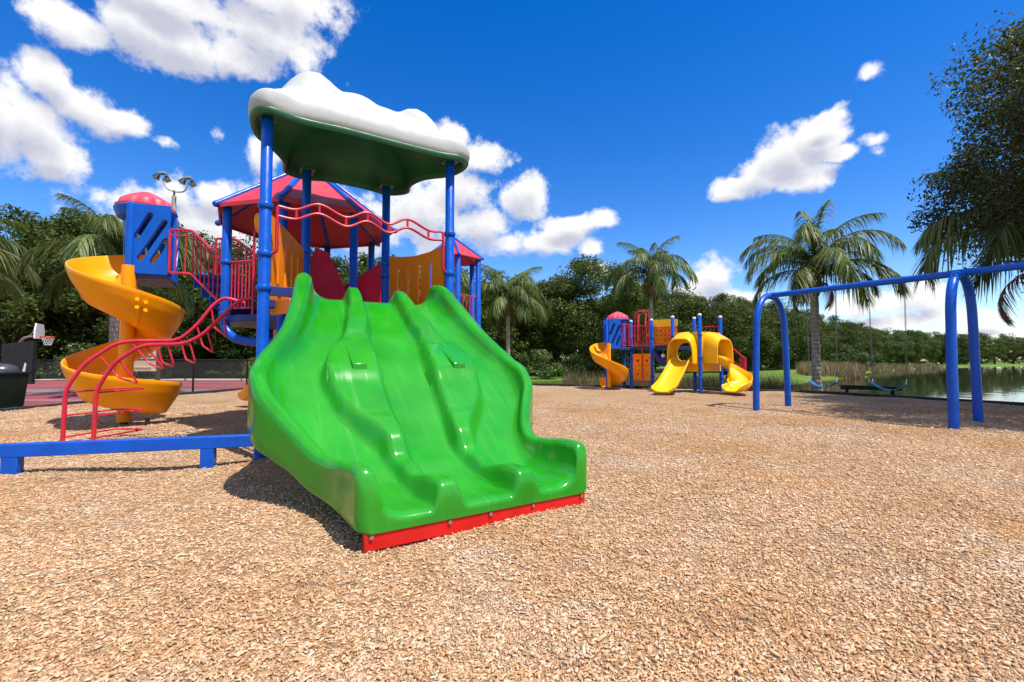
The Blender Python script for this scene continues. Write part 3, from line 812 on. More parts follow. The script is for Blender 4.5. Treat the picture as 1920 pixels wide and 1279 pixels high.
def blades(name, pts, hmin, hmax, width, mat, seed, label, cat, lean=.3, seg=3):
    rng = np.random.default_rng(seed); P = np.array(pts); n = len(P)
    h = hmin + (hmax - hmin) * rng.random(n); a = rng.random(n) * 6.283; l = lean * (.3 + rng.random(n)) * h
    b = rng.random(n) * 6.283; V = np.empty((n, (seg + 1) * 2, 3))
    wv = np.column_stack([np.cos(b), np.sin(b), np.zeros(n)]) * width
    for j in range(seg + 1):
        f = j / seg; c = P + np.column_stack([np.cos(a) * l * f * f, np.sin(a) * l * f * f, h * f * (1 - .12 * f * lean)]); t = (1 - f ** 1.6) + .06
        V[:, 2 * j] = c - wv * t; V[:, 2 * j + 1] = c + wv * t
    base = np.arange(n)[:, None, None] * (2 * seg + 2)
    fq = np.array([[2 * j, 2 * j + 1, 2 * j + 3, 2 * j + 2] for j in range(seg)])
    F = (base + fq[None]).reshape(-1, 4)
    return tag(link(name, np_mesh(name, V.reshape(-1, 3), F), mat), label, cat, kind='stuff')


def scatter(region, n, seed, spread_=0):
    rng = np.random.default_rng(seed); xs = [p[0] for p in region]; ys = [p[1] for p in region]
    x = rng.uniform(min(xs), max(xs), n * 6); y = rng.uniform(min(ys), max(ys), n * 6)
    k = seg_dist(x, y, region) < 0; x, y = x[k], y[k]
    d = (np.sin(x * 1.7 + seed) * np.cos(y * 1.3) + rng.normal(0, .5, len(x))) > -.35
    x, y = x[d][:n], y[d][:n]
    return np.column_stack([x, y, ground_z(x, y) - .02])


blades('reeds', scatter([(2.6, 21.6), (5.4, 20.0), (8.6, 18.2), (10.6, 17.0), (11.6, 17.6), (11.4, 19.2), (9, 21.5), (6, 23.2), (2.5, 23.2)], 7000, 1), .3, .85, .007, 'reed_blade', 1, 'brown dry reeds along the edging behind the far play set', 'reeds', .35)
blades('reeds', scatter([(23.5, 36.2), (28, 36.6), (31.2, 40.2), (32, 45), (28, 45), (25, 39.5)], 5000, 2), .5, 1.35, .018, 'reed_blade', 2, 'tan reed clump on the lake bank behind the swings', 'reeds', .3)
blades('reeds', scatter([(36, 49.5), (46, 57.5), (60, 69.5), (84, 87.5), (82, 89.5), (58, 71.5), (44, 59.5), (35, 51.5)], 7000, 3), .4, 1.0, .03, 'reed_blade', 3, 'long band of tan reeds on the far lake shore', 'reeds', .3)
blades('grass', scatter([(11.3, 14.2), (12.8, 11.3), (14.9, 7.3), (15.6, 7.6), (13.7, 11.8), (12.4, 14.7), (11.5, 16.4), (10.4, 16.2)], 3500, 4), .06, .26, .005, 'grass_blade', 4, 'green grass tufts between the edging and the lake', 'grass', .5)
blades('grass', scatter([(-4, 21.2), (1, 20.7), (3, 19.9), (6, 21.5), (6, 27), (-6, 27)], 16000, 5), .04, .12, .007, 'grass_blade', 5, 'short green lawn grass behind the back edging', 'grass', .5)
blades('weeds', scatter([(-11.3, 7.5), (-11.2, 11), (-10.9, 11), (-10.8, 7.5)], 260, 6), .1, .25, .006, 'grass_blade', 6, 'small weeds growing along the left edging', 'weeds', .6)
# ------------------------------------------------------------------ the big play structure
UX, UY = Vector((.853, .522, 0)), Vector((-.522, .853, 0)); OO = Vector((-1.865, 5.786, 0))


def L3(a, b, z): return OO + UX * a + UY * b + Vector((0, 0, z))


PS = thing('play_structure', OO, 'big play structure with green triple slide, cloud canopy, red roof and orange spiral slide', 'play structure')
PR = .0635


def make_post(x, y, z1, parent, collars=(), r=PR, cap=True, mat='blue_paint', z0=-.25):
    m = MB(); prof = [(r, z0), (r, z1 - .015), (r * .8, z1)] + ([(r * .45, z1 + .02), (.002, z1 + .028)] if cap else [])
    m.lathe((x, y, 0), prof, 18); p = m.build('post', mat, parent)
    for z in collars:
        c = MB(); c.lathe((x, y, z), [(r, -.033), (r + .012, -.03), (r + .02, -.012), (r + .02, .012), (r + .012, .03), (r, .033)], 18)
        c.build('collar', mat, p)
    return p


def lpost(a, b, z1, cl=(), **k):
    p = L3(a, b, 0); return make_post(p.x, p.y, z1, PS, cl, **k)


lpost(-1.15, 0, 3.98, (2.885, 2.326, 1.93, .42)); lpost(1.15, 0, 3.98, (2.89, 2.328, 1.93))
lpost(-.55, 1.4, 3.98, (2.72, 2.2)); lpost(.64, 1.4, 3.98, (2.66, 2.46, 2.0))
DECK = 1.80
m = MB(); pl = [(-1.15, 0), (1.15, 0), (.64, 1.4), (-.55, 1.4)]
m.loft([[L3(a, b, DECK - .09) for a, b in pl], [L3(a, b, DECK) for a, b in pl]]); m.build('deck', 'deck_blue', PS, bevel=.008)
m = MB(); m.beam(L3(-1.09, -.01, DECK + .1), L3(-.8, -.01, DECK + .1), .03, .11); m.build('entry_bracket', 'deck_blue', PS, bevel=.005)
m = MB(); m.beam(L3(1.0, -.01, DECK + .08), L3(1.09, -.01, DECK + .08), .03, .11); m.build('entry_bracket', 'deck_blue', PS, bevel=.005)

# --- green triple slide
SLC, SLB = .09, 3.08
K_HW = [(0, .90), (.1, .955), (.2, 1.02), (.3, 1.12), (.38, 1.23), (.45, 1.33), (.52, 1.35), (.60, 1.30), (.67, 1.15), (.74, 1.01), (.82, .92), (.9, .89), (1, .89)]
K_ZB = [(0, 1.85), (.05, 1.83), (.18, 1.58), (.34, 1.20), (.48, .90), (.58, .70), (.68, .47), (.78, .27), (.86, .175), (.93, .15), (1, .16)]
K_WH = [(0, .22), (.03, .29), (.10, .30), (.22, .26), (.36, .20), (.45, .18), (.53, .24), (.60, .25), (.68, .21), (.78, .19), (.88, .27), (.95, .31), (1, .295)]
K_DC = [(0, .29), (.06, .29), (.23, .35), (.31, .42), (.40, .49), (.48, .51), (.60, .46), (.67, .38), (.75, .30), (.87, .30), (1, .30)]
K_CS = [(0, 0), (.3, 0), (.5, -.055), (.62, -.085), (.74, -.10), (.86, -.04), (1, 0)]
K_DW = [(0, .040), (.06, .045), (.16, .065), (.25, .095), (.29, .095), (.325, .13), (.40, .20), (.48, .225), (.59, .19), (.67, .12), (.75, .055), (.85, .045), (1, .055)]
K_DH = [(0, .11), (.04, .165), (.12, .175), (.24, .165), (.285, .155), (.325, .11), (.37, .145), (.46, .20), (.515, .215), (.565, .155), (.64, .155), (.71, .195), (.745, .195), (.785, .085), (.81, .105), (.83, .115), (.86, .09), (.90, .13), (.945, .165), (1, .155)]
K_RR = [(0, .088), (.25, .09), (.45, .075), (.7, .06), (1, .06)]
K_SK = [(0, 1.62), (.12, 1.40), (.3, 1.0), (.5, .63), (.6, .43), (.70, .28), (.80, .135), (.9, .085), (1, .075)]


def slide_section(t):
    hw, zb, wh, dc, dw, dh, sk = (float(interp(k, t)) for k in (K_HW, K_ZB, K_WH, K_DC, K_DW, K_DH, K_SK))
    zr = zb + wh; rr = float(interp(K_RR, t)); hi = hw - 2 * rr
    left = [(-hw + .03, sk), (-hw + .005, sk + .02)] + [(-hw, sk + .03 + (zr - rr - sk - .03) * i / 4) for i in range(5)]
    for i in range(1, 8):
        a = math.pi * (1 - i / 8); left.append((-hw + rr + rr * math.cos(a), zr - rr + rr * math.sin(a)))
    n = 96; s = np.linspace(-1, 1, n); s = np.sign(s) * np.abs(s) ** .92; x = s * hi
    fw = .20; w = np.clip((np.abs(x) - (hi - fw)) / fw, 0, 1)
    z = zb + (wh - rr) * (1 - np.sqrt(np.clip(1 - w ** 2.2, 0, 1)))
    for sg in (-1, 1):
        d = np.abs(x - sg * dc); e = np.clip((dw + .07 - d) / .075, 0, 1); bump = dh * (e * e * (3 - 2 * e))
        z = z + bump * (1 - w)
    mid = list(zip(x.tolist(), z.tolist()))
    right = [(-a, q) for a, q in reversed(left)]
    return left + mid + right


def build_slide():
    rings = []; ts = list(np.linspace(0, 1, 120))
    for t in ts:
        sec = slide_section(t); cs = float(interp(K_CS, t)); rings.append([L3(SLC + cs + a, -SLB * t, z) for a, z in sec])
    sec = slide_section(1.0); zf = .075
    for k in range(1, 9):        # rounded nose at the exit
        f = k / 8; an = f * math.pi / 2
        nip = lambda a: a - math.copysign(.075 * (1 - math.cos(an)) * min(1, max(0, (abs(a) - .72) / .15)), a)
        rings.append([L3(SLC + nip(a), -SLB - .07 * math.sin(an), (zf + (z - zf) * (math.cos(an) ** .8 * .55 + .45) if z > zf else z)) for a, z in sec])
    for f in (.75, .5, .25, 0):
        base = [(a, zf + (z - zf) * .45 if z > zf else z) for a, z in sec]
        rings.append([L3(SLC + a - math.copysign(.075 * min(1, max(0, (abs(a) - .72) / .15)), a), -SLB - .07, zf + (z - zf) * f if z > zf else z) for a, z in base])
    m = MB(); m.loft(rings, True, True)
    o = m.build('slide', 'green_plastic', PS, angle=60)
    # moulded slots half way down both dividers
    for sg in (-1, 1):
        q = MB(); t0 = .45; c = SLC + sg * .50 + .02
        zt = float(interp(K_ZB, t0)) + float(interp(K_DH, t0)); zt2 = float(interp(K_ZB, .525)) + float(interp(K_DH, .525))
        za = float(interp(K_ZB, .40)) + float(interp(K_DH, .40)); b0, b1 = -SLB * .40, -SLB * .525
        q.add([L3(c - .10, b0, za + .004), L3(c + .01, b0, za + .004), L3(c - .11, b1, zt2 + .055), L3(c + .02, b1, zt2 + .055), L3(c - .10, b0, za - .04), L3(c + .01, b0, za - .04), L3(c - .11, b1, zt2 - .05), L3(c + .02, b1, zt2 - .05)],
              [(0, 1, 3, 2), (1, 5, 7, 3), (0, 2, 6, 4), (2, 3, 7, 6), (0, 4, 5, 1), (4, 6, 7, 5)]); q.build('moulded_rib', 'green_plastic', o, bevel=.01)
    r = MB(); r.beam(L3(SLC - .84, -SLB - .035, .03), L3(SLC + .84, -SLB - .035, .03), .05, .115); r.build('kick_board', 'bright_red', o, bevel=.006)
    for a in (-.80, -.3, .0, .35, .80):
        b = MB(); c = L3(SLC + a, -SLB - .064, .055); b.tube([c, c - UY * .008], .013, 8); b.build('bolt', 'steel', o)


build_slide()

# --- moulded cloud canopy on the four tall posts
def build_canopy():
    out = [(-1.18, -.22), (-.8, -.15), (-.3, -.18), (.4, -.17), (.95, -.18), (1.22, -.22), (1.42, -.04), (1.38, .36), (1.08, .72), (.97, 1.1), (1.02, 1.46), (.76, 1.70), (.35, 1.62), (-.2, 1.60), (-.55, 1.70), (-.84, 1.60), (-.9, 1.2), (-1.06, .85), (-1.27, .52), (-1.33, .05)]
    ring = [(p.x, p.y) for p in catmull([(a, b, 0) for a, b in out], 8, True)]
    cx, cy, z0 = .02, .62, 3.95
    lob = [(-.66, .60, .62, .50, .58), (-.12, .66, .47, .50, .62), (.36, .60, .36, .42, .55), (.82, .50, .50, .42, .48), (-.1, 1.15, .3, .6, .34), (.55, 1.1, .28, .42, .34), (-.98, .28, .26, .26, .30), (-.42, .16, .24, .30, .26), (.12, .20, .26, .28, .26), (.58, .12, .22, .26, .22), (1.1, .2, .24, .2, .28)]
    def hgt(a, b, f):
        h = .235 + max(0, 1 - (f / .93) ** 4) * .10
        g = 0
        for (la, lb, lh, sa, sb) in lob:
            q = 1 - ((a - la) / sa) ** 2 - ((b - lb) / sb) ** 2; v = lh * math.sqrt(max(0, q)) if q > .12 else lh * .346 * math.exp((q - .12) * 3.2)
            g = .5 * (g + v + math.sqrt((g - v) ** 2 + .006))
        return h + g * max(0, 1 - (f / .92) ** 5) + .012 * math.sin(9 * a + 3 * b) * (f < .9)
    def pt(q, f, z): return L3(cx + (q[0] - cx) * f, cy + (q[1] - cy) * f, z0 + z)
    rings = [[pt(q, f, z) for q in ring] for f, z in ((.985, .005), (1.0, .02), (1.010, .07), (1.010, .13), (1.0, .185), (.982, .22), (.955, .238))]
    for f in (.92, .885, .85, .82, .78, .73, .67, .6, .52, .44, .35, .25, .15, .06, .01):
        rings.append([pt(q, f, hgt(cx + (q[0] - cx) * f, cy + (q[1] - cy) * f, f)) for q in ring])
    m = MB(); m.loft(rings, True, False); top = m.build('canopy', 'cloud_white', PS, angle=70)
    def roof(q, f, z): return z if f > .93 else min(z, hgt(cx + (q[0] - cx) * f, cy + (q[1] - cy) * f, f) - .05)
    m = MB(); rg = [[pt(q, f, roof(q, f, z)) for q in ring] for f, z in ((.984, .015), (.998, .005), (1.0, -.01), (.992, -.045), (.968, -.06), (.95, -.045), (.935, .03), (.915, .13), (.87, .25), (.78, .37), (.6, .46), (.3, .5), (.01, .5))]
    m.loft(rg, True, False); und = m.build('canopy_underside', 'canopy_green', PS, angle=70)
    for a, b in ((-1.15, 0), (1.15, 0), (-.55, 1.4), (.64, 1.4)):
        m = MB(); p = L3(a, b, 3.945); m.box(p, (.21, .21, .03), Matrix.Rotation(.55, 3, 'Z')); m.build('mounting_plate', 'canopy_green', und, bevel=.004)
        for sx in (-1, 1):
            for sy in (-1, 1):
                c = L3(a + sx * .08, b + sy * .08, 3.93); bb = MB(); bb.tube([c, c - Vector((0, 0, .014))], .011, 7); bb.build('bolt', 'steel', und)


build_canopy()

# --- wavy double grab rail between the two front posts
def build_wavy():
    ks = [(.055, 2.895), (.14, 2.888), (.25, 2.994), (.385, 2.888), (.5, 2.994), (.618, 2.888), (.728, 2.994), (.857, 2.888), (.945, 2.897)]
    up = catmull([L3(-1.15 + 2.3 * t, -.03, z) for t, z in ks], 7); lo = [p - Vector((0, 0, .115)) for p in up]
    o = MB().tube(up, .017, 9).build('grab_rail', 'red_paint', PS)
    MB().tube(lo, .017, 9).build('lower_rail', 'red_paint', o)
    for t, z in ks[1:-1]:
        c = L3(-1.15 + 2.3 * t, -.03, z); MB().tube([c, c - Vector((0, 0, .115))], .016, 8).build('rung', 'red_paint', o)
    for a, s in ((-1.15 + .12, -1), (1.15 - .11, 1)):
        path = fillet([L3(a, -.03, 2.89), L3(a, -.03, 2.36), L3(a + s * .08, -.015, 2.325)], .07); MB().tube(path, .02, 9).build('upright', 'red_paint', o)


build_wavy()

# --- slotted orange side panels and crimson boards on the upper deck
pA, pB = L3(-1.10, .1, 0), L3(-.60, 1.3, 0); ux = (pB - pA).normalized(); Wp = (pB - pA).length
board('slotted_panel', 'orange_panel', PS, [(0, 0), (Wp, 0), (Wp, .90), (Wp * .5, .97), (0, 1.0)], [slot(Wp * k, .45, .58, .07, R(90)) for k in (.2, .4, .6, .8)], .03, (pA.x, pA.y, DECK + .02), ux)
pC, pD = L3(.69, 1.3, 0), L3(1.11, .1, 0); ux = (pD - pC).normalized(); Wp = (pD - pC).length
board('slotted_panel', 'orange_panel', PS, [(0, 0), (Wp, 0), (Wp, .92), (Wp * .75, .87), (Wp * .5, .86), (Wp * .25, .89), (0, .95)], [slot(Wp * k, .42, .60, .07, R(90)) for k in (.18, .38, .58, .78)], .03, (pC.x, pC.y, DECK + .02), ux)
tag(board('game_panel', 'orange_panel', PS, rrect(0, 0, .5, .16, .04), [], .03, L3(-1.06, .12, DECK - .17), ux))
board('slanted_board', 'crimson_panel', PS, [(0, 0), (.62, 0), (.40, .62), (.22, .95), (.06, 1.0), (0, .8)], [], .04, L3(-.46, 1.46, DECK), UX)
board('slanted_board', 'crimson_panel', PS, [(0, 0), (.80, 0), (.82, .95), (.72, .98), (.08, .5), (.02, .35)], [], .04, L3(.0, 1.75, DECK), UX + UY * .2)
m = MB(); p = L3(-1.18, .42, 2.78); ax = (L3(-.6, 1.3, 0) - L3(-1.1, .1, 0)).normalized(); sd = Vector((ax.y, -ax.x, 0))
m.tube([p - sd * .03, p + sd * .03], .12, 20); o = m.build('steering_wheel', 'yellow_plastic', PS)

# --- octagonal red roof on posts over the main deck
QA, QB, RO, ZE, ZA = -.32, 2.89, 1.47, 3.5, 4.6
oct_ = [(QA + RO * math.cos(R(-67.5 + 45 * k)), QB + RO * math.sin(R(-67.5 + 45 * k))) for k in range(8)]
apex = L3(QA, QB, ZA)
for k in range(8):
    a0, b0 = oct_[k]; a1, b1 = oct_[(k + 1) % 8]; p, q = L3(a0, b0, ZE), L3(a1, b1, ZE)
    up = Vector((0, 0, .02)); m = MB()
    ring_t = [p + up, q + up, apex + up]; ring_b = [p, q, apex]
    m.loft([ring_b, ring_t]); pn = m.build('roof_panel', 'roof_red', PS, smooth=False)
    m = MB(); m.beam(p.lerp(q, .03) - Vector((0, 0, .02)), p.lerp(q, .97) - Vector((0, 0, .02)), .02, .05); m.build('eave_strip', 'roof_red', pn)
for k in range(8):
    a0, b0 = oct_[k]; p = L3(a0, b0, ZE + .02); d = (p - apex).normalized()
    m = MB(); m.tube([apex + Vector((0, 0, .03)), p + d * .02], .045, 10); m.ball(p + d * .04, .052, 10, 6); m.build('ridge_tube', 'blue_paint', PS)
MB().ball(apex + Vector((0, 0, .03)), .10, 14, 8).build('finial', 'blue_paint', PS)
for k in (7, 0, 1, 2, 3, 4, 5, 6):
    a = QA + 1.34 * math.cos(R(-67.5 + 45 * k)); b = QB + 1.34 * math.sin(R(-67.5 + 45 * k))
    lpost(a, b, 3.5, (2.62, 1.82) if k in (6, 5, 1) else (1.82,), cap=False, z0=1.7 if k in (5, 6) else -.25)
m = MB(); o8 = [(QA + 1.36 * math.cos(R(-67.5 + 45 * k)), QB + 1.36 * math.sin(R(-67.5 + 45 * k))) for k in range(8)]
m.loft([[L3(a, b, DECK - .1) for a, b in o8], [L3(a, b, DECK - .002) for a, b in o8]]); m.build('deck', 'deck_blue', PS, bevel=.008)
# bowed blue support under the deck, left corner
c0 = L3(*[QA + 1.34 * math.cos(R(202.5)), QB + 1.34 * math.sin(R(202.5))], 0)
bow = catmull([c0 + Vector((.0, 0, 1.78)), c0 + Vector((.03, -.01, 1.6)), c0 + Vector((.18, -.04, 1.45)), c0 + Vector((.5, -.12, 1.38)), c0 + Vector((1.05, -.3, 1.36)), c0 + Vector((1.5, -.5, 1.4))], 6)
m = MB(); m.tube(bow, .066, 14); m.build('bowed_support', 'blue_paint', PS)

# railings with upright bars on the main deck's open sides
def barrier(p, q, z0, z1, n, parent, mat='red_paint', r=.011, rr=.016):
    p, q = Vector(p), Vector(q); o = MB().tube([p + Vector((0, 0, z1)), q + Vector((0, 0, z1))], rr, 8).build('barrier_rail', mat, parent)
    MB().tube([p + Vector((0, 0, z0)), q + Vector((0, 0, z0))], rr, 8).build('lower_rail', mat, o)
    for i in range(n):
        c = p.lerp(q, (i + .5) / n); MB().tube([c + Vector((0, 0, z0)), c + Vector((0, 0, z1))], r, 6).build('baluster', mat, o)
    return o


def octp(k, r=1.34): return L3(QA + r * math.cos(R(-67.5 + 45 * k)), QB + r * math.sin(R(-67.5 + 45 * k)), 0)


A_, C_ = octp(6), octp(7)
barrier(A_.lerp(C_, .08), A_.lerp(C_, .46), DECK + .1, DECK + .82, 6, PS)
barrier(octp(4).lerp(octp(5), .06), octp(4).lerp(octp(5), .94), DECK + .1, DECK + .82, 9, PS)
barrier(octp(1).lerp(octp(2), .06), octp(1).lerp(octp(2), .94), DECK + .1, DECK + .82, 9, PS)
barrier(octp(2).lerp(octp(3), .06), octp(2).lerp(octp(3), .94), DECK + .1, DECK + .82, 9, PS)
hp = A_.lerp(C_, .50); hq = A_.lerp(C_, .92)
MB().tube(fillet([hp + Vector((0, 0, DECK - .05)), hp + Vector((0, 0, 3.18)), hq + Vector((0, 0, 3.18)), hq + Vector((0, 0, DECK))], .2), .018, 9).build('grab_hoop', 'red_paint', PS)

# --- crimson looped climber up to the main deck
LFAR = [(-5.845, 5.965, -.2), (-5.835, 5.97, .74), (-5.675, 6.06, 1.072), (-5.419, 6.203, 1.325), (-5.272, 6.286, 1.37), (-4.802, 6.55, 1.385), (-4.613, 6.656, 1.62), (-4.448, 6.748, 1.93), (-4.333, 6.813, 2.05), (-4.09, 6.93, 1.98)]
LNEAR = [(-5.41, 5.93, -.2), (-5.404, 5.935, .72), (-5.218, 5.983, 1.08), (-4.935, 6.056, 1.30), (-4.70, 6.12, 1.315), (-4.456, 6.179, 1.32), (-4.243, 6.234, 1.45), (-3.999, 6.297, 1.74), (-3.811, 6.346, 1.95), (-3.66, 6.40, 1.98)]
climb = MB().tube(fillet(LFAR, .12, 4), .026, 10).build('climber_rail', 'red_paint', PS)
climb2 = MB().tube(fillet(LNEAR, .12, 4), .026, 10).build('climber_rail', 'red_paint', PS)
for z in (.10, .38, .68):
    p, q = Vector((-5.84, 5.967, z)), Vector((-5.407, 5.932, z)); off = Vector((.16, .62, .02))
    MB().tube(fillet([p, p + off, q + off, q], .08), .012, 7).build('rung', 'red_paint', climb)
fa, ne = fillet(LFAR, .12, 4), fillet(LNEAR, .12, 4)


def pick(path, t):
    P = [Vector(p) for p in path]; seg = [(P[i + 1] - P[i]).length for i in range(len(P) - 1)]; d = t * sum(seg)
    for i, s in enumerate(seg):
        if d <= s: return P[i].lerp(P[i + 1], d / s)
        d -= s
    return P[-1]


for i, t in enumerate((.42, .53, .61, .69, .77, .86)):
    p, q = pick(fa, t), pick(ne, t); along = Vector((.87, .48, -.06)) if i < 5 else Vector((.5, .3, 0))
    drop = Vector((0, 0, -.30)) + along * (.22 if i < 2 else .08)
    MB().tube(fillet([p, p + drop, q + drop, q], .07), .013, 7).build('rung_loop', 'red_paint', climb)

# --- stairs from the main deck up to the slide tower
STA, STB = Vector((-4.46, 7.03, 0)), Vector((-5.62, 7.9, 0)); TWC = Vector((-6.0, 7.93, 0))
side = Vector((.60, .80, 0))
def stair_rail(off):
    low = [STA + Vector((0, 0, 1.93)), STB + Vector((0, 0, 2.62)), TWC + Vector((0, 0, 2.64))]
    top = [STA + Vector((0, 0, 2.62)), STB + Vector((0, 0, 3.385)), TWC + Vector((0, 0, 3.40))]
    low = [p + off for p in low]; top = [p + off for p in top]
    o = MB().tube(fillet(top, .12), .021, 9).build('stair_rail', 'red_paint', PS)
    MB().tube(fillet(low, .12), .021, 9).build('lower_rail', 'red_paint', o)
    MB().tube(fillet([p - Vector((0, 0, .1)) for p in top], .12), .012, 8).build('upper_rail', 'red_paint', o)
    for i in range(10):
        t = (i + .5) / 10; L1 = (STB - STA).length; L2 = (TWC - STB).length; d = t * (L1 + L2)
        if d < L1: f = d / L1; a = low[0].lerp(low[1], f); b = top[0].lerp(top[1], f)
        else: f = (d - L1) / L2; a = low[1].lerp(low[2], f); b = top[1].lerp(top[2], f)
        MB().tube([a, b], .0125, 7).build('baluster', 'red_paint', o)
    MB().tube([low[2] + Vector((-.02, 0, 0)), top[2] + Vector((-.02, 0, 0))], .022, 8).build('end_bar', 'red_paint', o)


stair_rail(Vector((0, 0, 0))); stair_rail(side * .72)
for i in range(4):
    f = (i + .5) / 4; c = STA.lerp(STB, f) + side * .36 + Vector((0, 0, 1.80 + .84 * (i + 1) / 4 - .06)); d = (STB - STA).normalized()
    rot = Matrix((d, side, Vector((0, 0, 1)))).transposed(); m = MB(); m.box(c, (.34, .64, .045), rot); m.box(c + d * .16 - Vector((0, 0, .10)), (.02, .64, .2), rot); m.build('stair_tread', 'blue_plastic', PS, bevel=.008)

# --- blue slide tower with scalloped red dome
TC = Vector((-6.80, 8.36, 0)); SPX = Vector((-6.66, 7.86, 0))
hexa = [SPX + Vector((.02, 0, 0)), Vector((-6.05, 7.95, 0)), Vector((-6.38, 8.5, 0)), Vector((-6.62, 8.92, 0)), Vector((-7.05, 8.85, 0)), Vector((-7.24, 8.4, 0))]
m = MB(); m.loft([[p + Vector((0, 0, 2.53)) for p in hexa], [p + Vector((0, 0, 2.63)) for p in hexa]]); m.build('tower_floor', 'deck_blue', PS, bevel=.01)
TZ0, TZ1 = 2.60, 3.80
make_post(SPX.x, SPX.y, 3.86, PS, (), r=.068, mat='blue_plastic', z0=2.72)
d1 = hexa[1] - hexa[0]; W1 = d1.length
tw = board('tower_panel', 'blue_plastic', PS, [(.05, .02), (W1, .0), (W1, 1.22), (.05, 1.24)], [slot(W1 * .33, .86, .52, .105, R(62)), slot(W1 * .57, .60, .86, .105, R(60)), slot(W1 * .77, .42, .52, .105, R(62))], .06, hexa[0] + Vector((0, 0, TZ0)), d1)
d5 = hexa[5] - hexa[0]; W5 = d5.length
board('tower_panel', 'blue_plastic', PS, [(.04, .62), (.12, .42), (W5, 1.02), (W5 * 1.05, 1.24), (.04, 1.24)], [], .05, hexa[0] + Vector((0, 0, TZ0)), d5)
for i in (2, 3, 4):
    d = hexa[(i + 1) % 6] - hexa[i]; Wd = d.length
    board('tower_panel', 'blue_plastic', PS, [(.01, .0), (Wd - .01, .0), (Wd - .01, 1.22), (.01, 1.22)], [slot(Wd * .35, .7, .5, .1, R(62)), slot(Wd * .65, .5, .5, .1, R(62))], .05, hexa[i] + Vector((0, 0, TZ0)), d)


def dome(center, R0, z0, parent, n=10, hs=1.0):
    """scalloped fluted cap"""
    m = MB(); c = Vector(center); m.lathe(c + Vector((0, 0, z0)), [(R0 * .98, 0), (R0 * 1.02, .01), (R0 * 1.03, .05 * hs), (R0 * .97, .06 * hs), (R0 * .5, .07 * hs)], 40); d = m.build('tower_dome', 'dome_red', parent)
    k = n * 8; rings = []
    for f, zz in ((1.0, .05), (.985, .10), (.95, .155), (.90, .19), (.80, .225), (.6, .285), (.4, .335), (.2, .38), (.01, .41)):
        rg = []
        for j in range(k):
            th = 2 * math.pi * j / k; ph = (j % 8) / 8; sc = abs(math.sin(math.pi * ph)) ** .55
            edge = max(0, (f - .75) / .25); zc = zz - (1 - sc) * .12 * edge; rc = R0 * .95 * f * (1 - (1 - sc) * .13 * edge)
            rg.append(c + Vector((rc * math.cos(th), rc * math.sin(th), z0 + max(.055, zc) * hs)))
        rings.append(rg)
    m = MB(); m.loft(rings); m.build('scalloped_cap', 'dome_red', d, angle=22)
    return d


m = MB(); m.lathe(TC + Vector((0, 0, 3.70)), [(.42, 0), (.45, .08), (.475, .16), (.465, .175), (.43, .175), (.40, .06)], 40); m.build('dome_ring', 'blue_plastic', PS)
dome(TC, .445, 3.872, PS, 10, .9)

# --- orange spiral slide


def spiral(center, R0, zk, a0, a1, parent, steps=110, col_r=.105, mat='yellow_plastic', ztop=2.75, wall=.46, colz=.05, flanges=()):
    """helical trough swept round a centre column; zk = bed height keys by angle (degrees)"""
    rings = []; c = Vector(center)
    for i in range(steps + 1):
        th = a0 + (a1 - a0) * i / steps; zb = float(interp(zk, th)); an = R(th)
        prof = [(.05, .30), (.15, .27), (.26, .12), (.42, .02), (.58, .0), (.72, .04), (.83, .14), (.915, .28), (.96, wall - .03), (.985, wall), (1.012, wall - .005), (1.018, wall - .05), (1.0, wall - .085), (.975, wall - .16), (.93, wall - .25), (.85, wall - .36), (.74, -.02), (.58, -.055), (.42, -.05), (.25, .05), (.13, .2), (.05, .23)]
        rings.append([c + Vector((r * R0 * math.cos(an), r * R0 * math.sin(an), zb + z)) for r, z in prof])
    m = MB(); m.loft(rings); o = m.build('spiral_slide', mat, parent, angle=50)
    m = MB(); m.lathe(c, [(col_r, colz), (col_r, ztop)], 18); m.build('centre_column', mat, o)
    for th in flanges:          # bolted joint between two trough sections
        fr = []
        for dth in (-1.3, -1.0, 1.0, 1.3):
            g = 1.0 if abs(dth) > 1.2 else 1.022; zb = float(interp(zk, th + dth)); an = R(th + dth)
            fr.append([c + Vector((r * R0 * g * math.cos(an), r * R0 * g * math.sin(an), zb + z - (.012 if g > 1 and z < .25 else 0))) for r, z in prof])
        m = MB(); m.loft(fr); m.build('joint_flange', mat, o, angle=50)
    return o


sp = spiral(SPX, .79, [(95, 2.64), (130, 2.58), (180, 2.40), (270, 1.95), (360, 1.60), (425, 1.40), (480, 1.10), (540, .76), (630, .42), (690, .29), (735, .22), (780, .18)], 95, 772, PS, 120, wall=.50, flanges=(322, 560))
MB().lathe(SPX, [(.06, -.2), (.06, .1)], 12).build('column_foot', 'black_metal', sp)
fp = SPX + Vector((.5, -.12, 0)); MB().lathe(fp, [(.035, -.2), (.035, .12)], 10).build('column_foot', 'black_metal', sp)
for th, zz in ((318, .33), (326, .32), (318, .20), (326, .19)):
    an = R(th); zb = float(interp([(270, 1.95), (360, 1.60)], th)); c = SPX + Vector((math.cos(an), math.sin(an), 0)) * .79 + Vector((0, 0, zb + zz)); dd = Vector((math.cos(an), math.sin(an), 0))
    MB().tube([c, c + dd * .03], .03, 10).build('bolt_cap', 'lemon_plastic', sp)


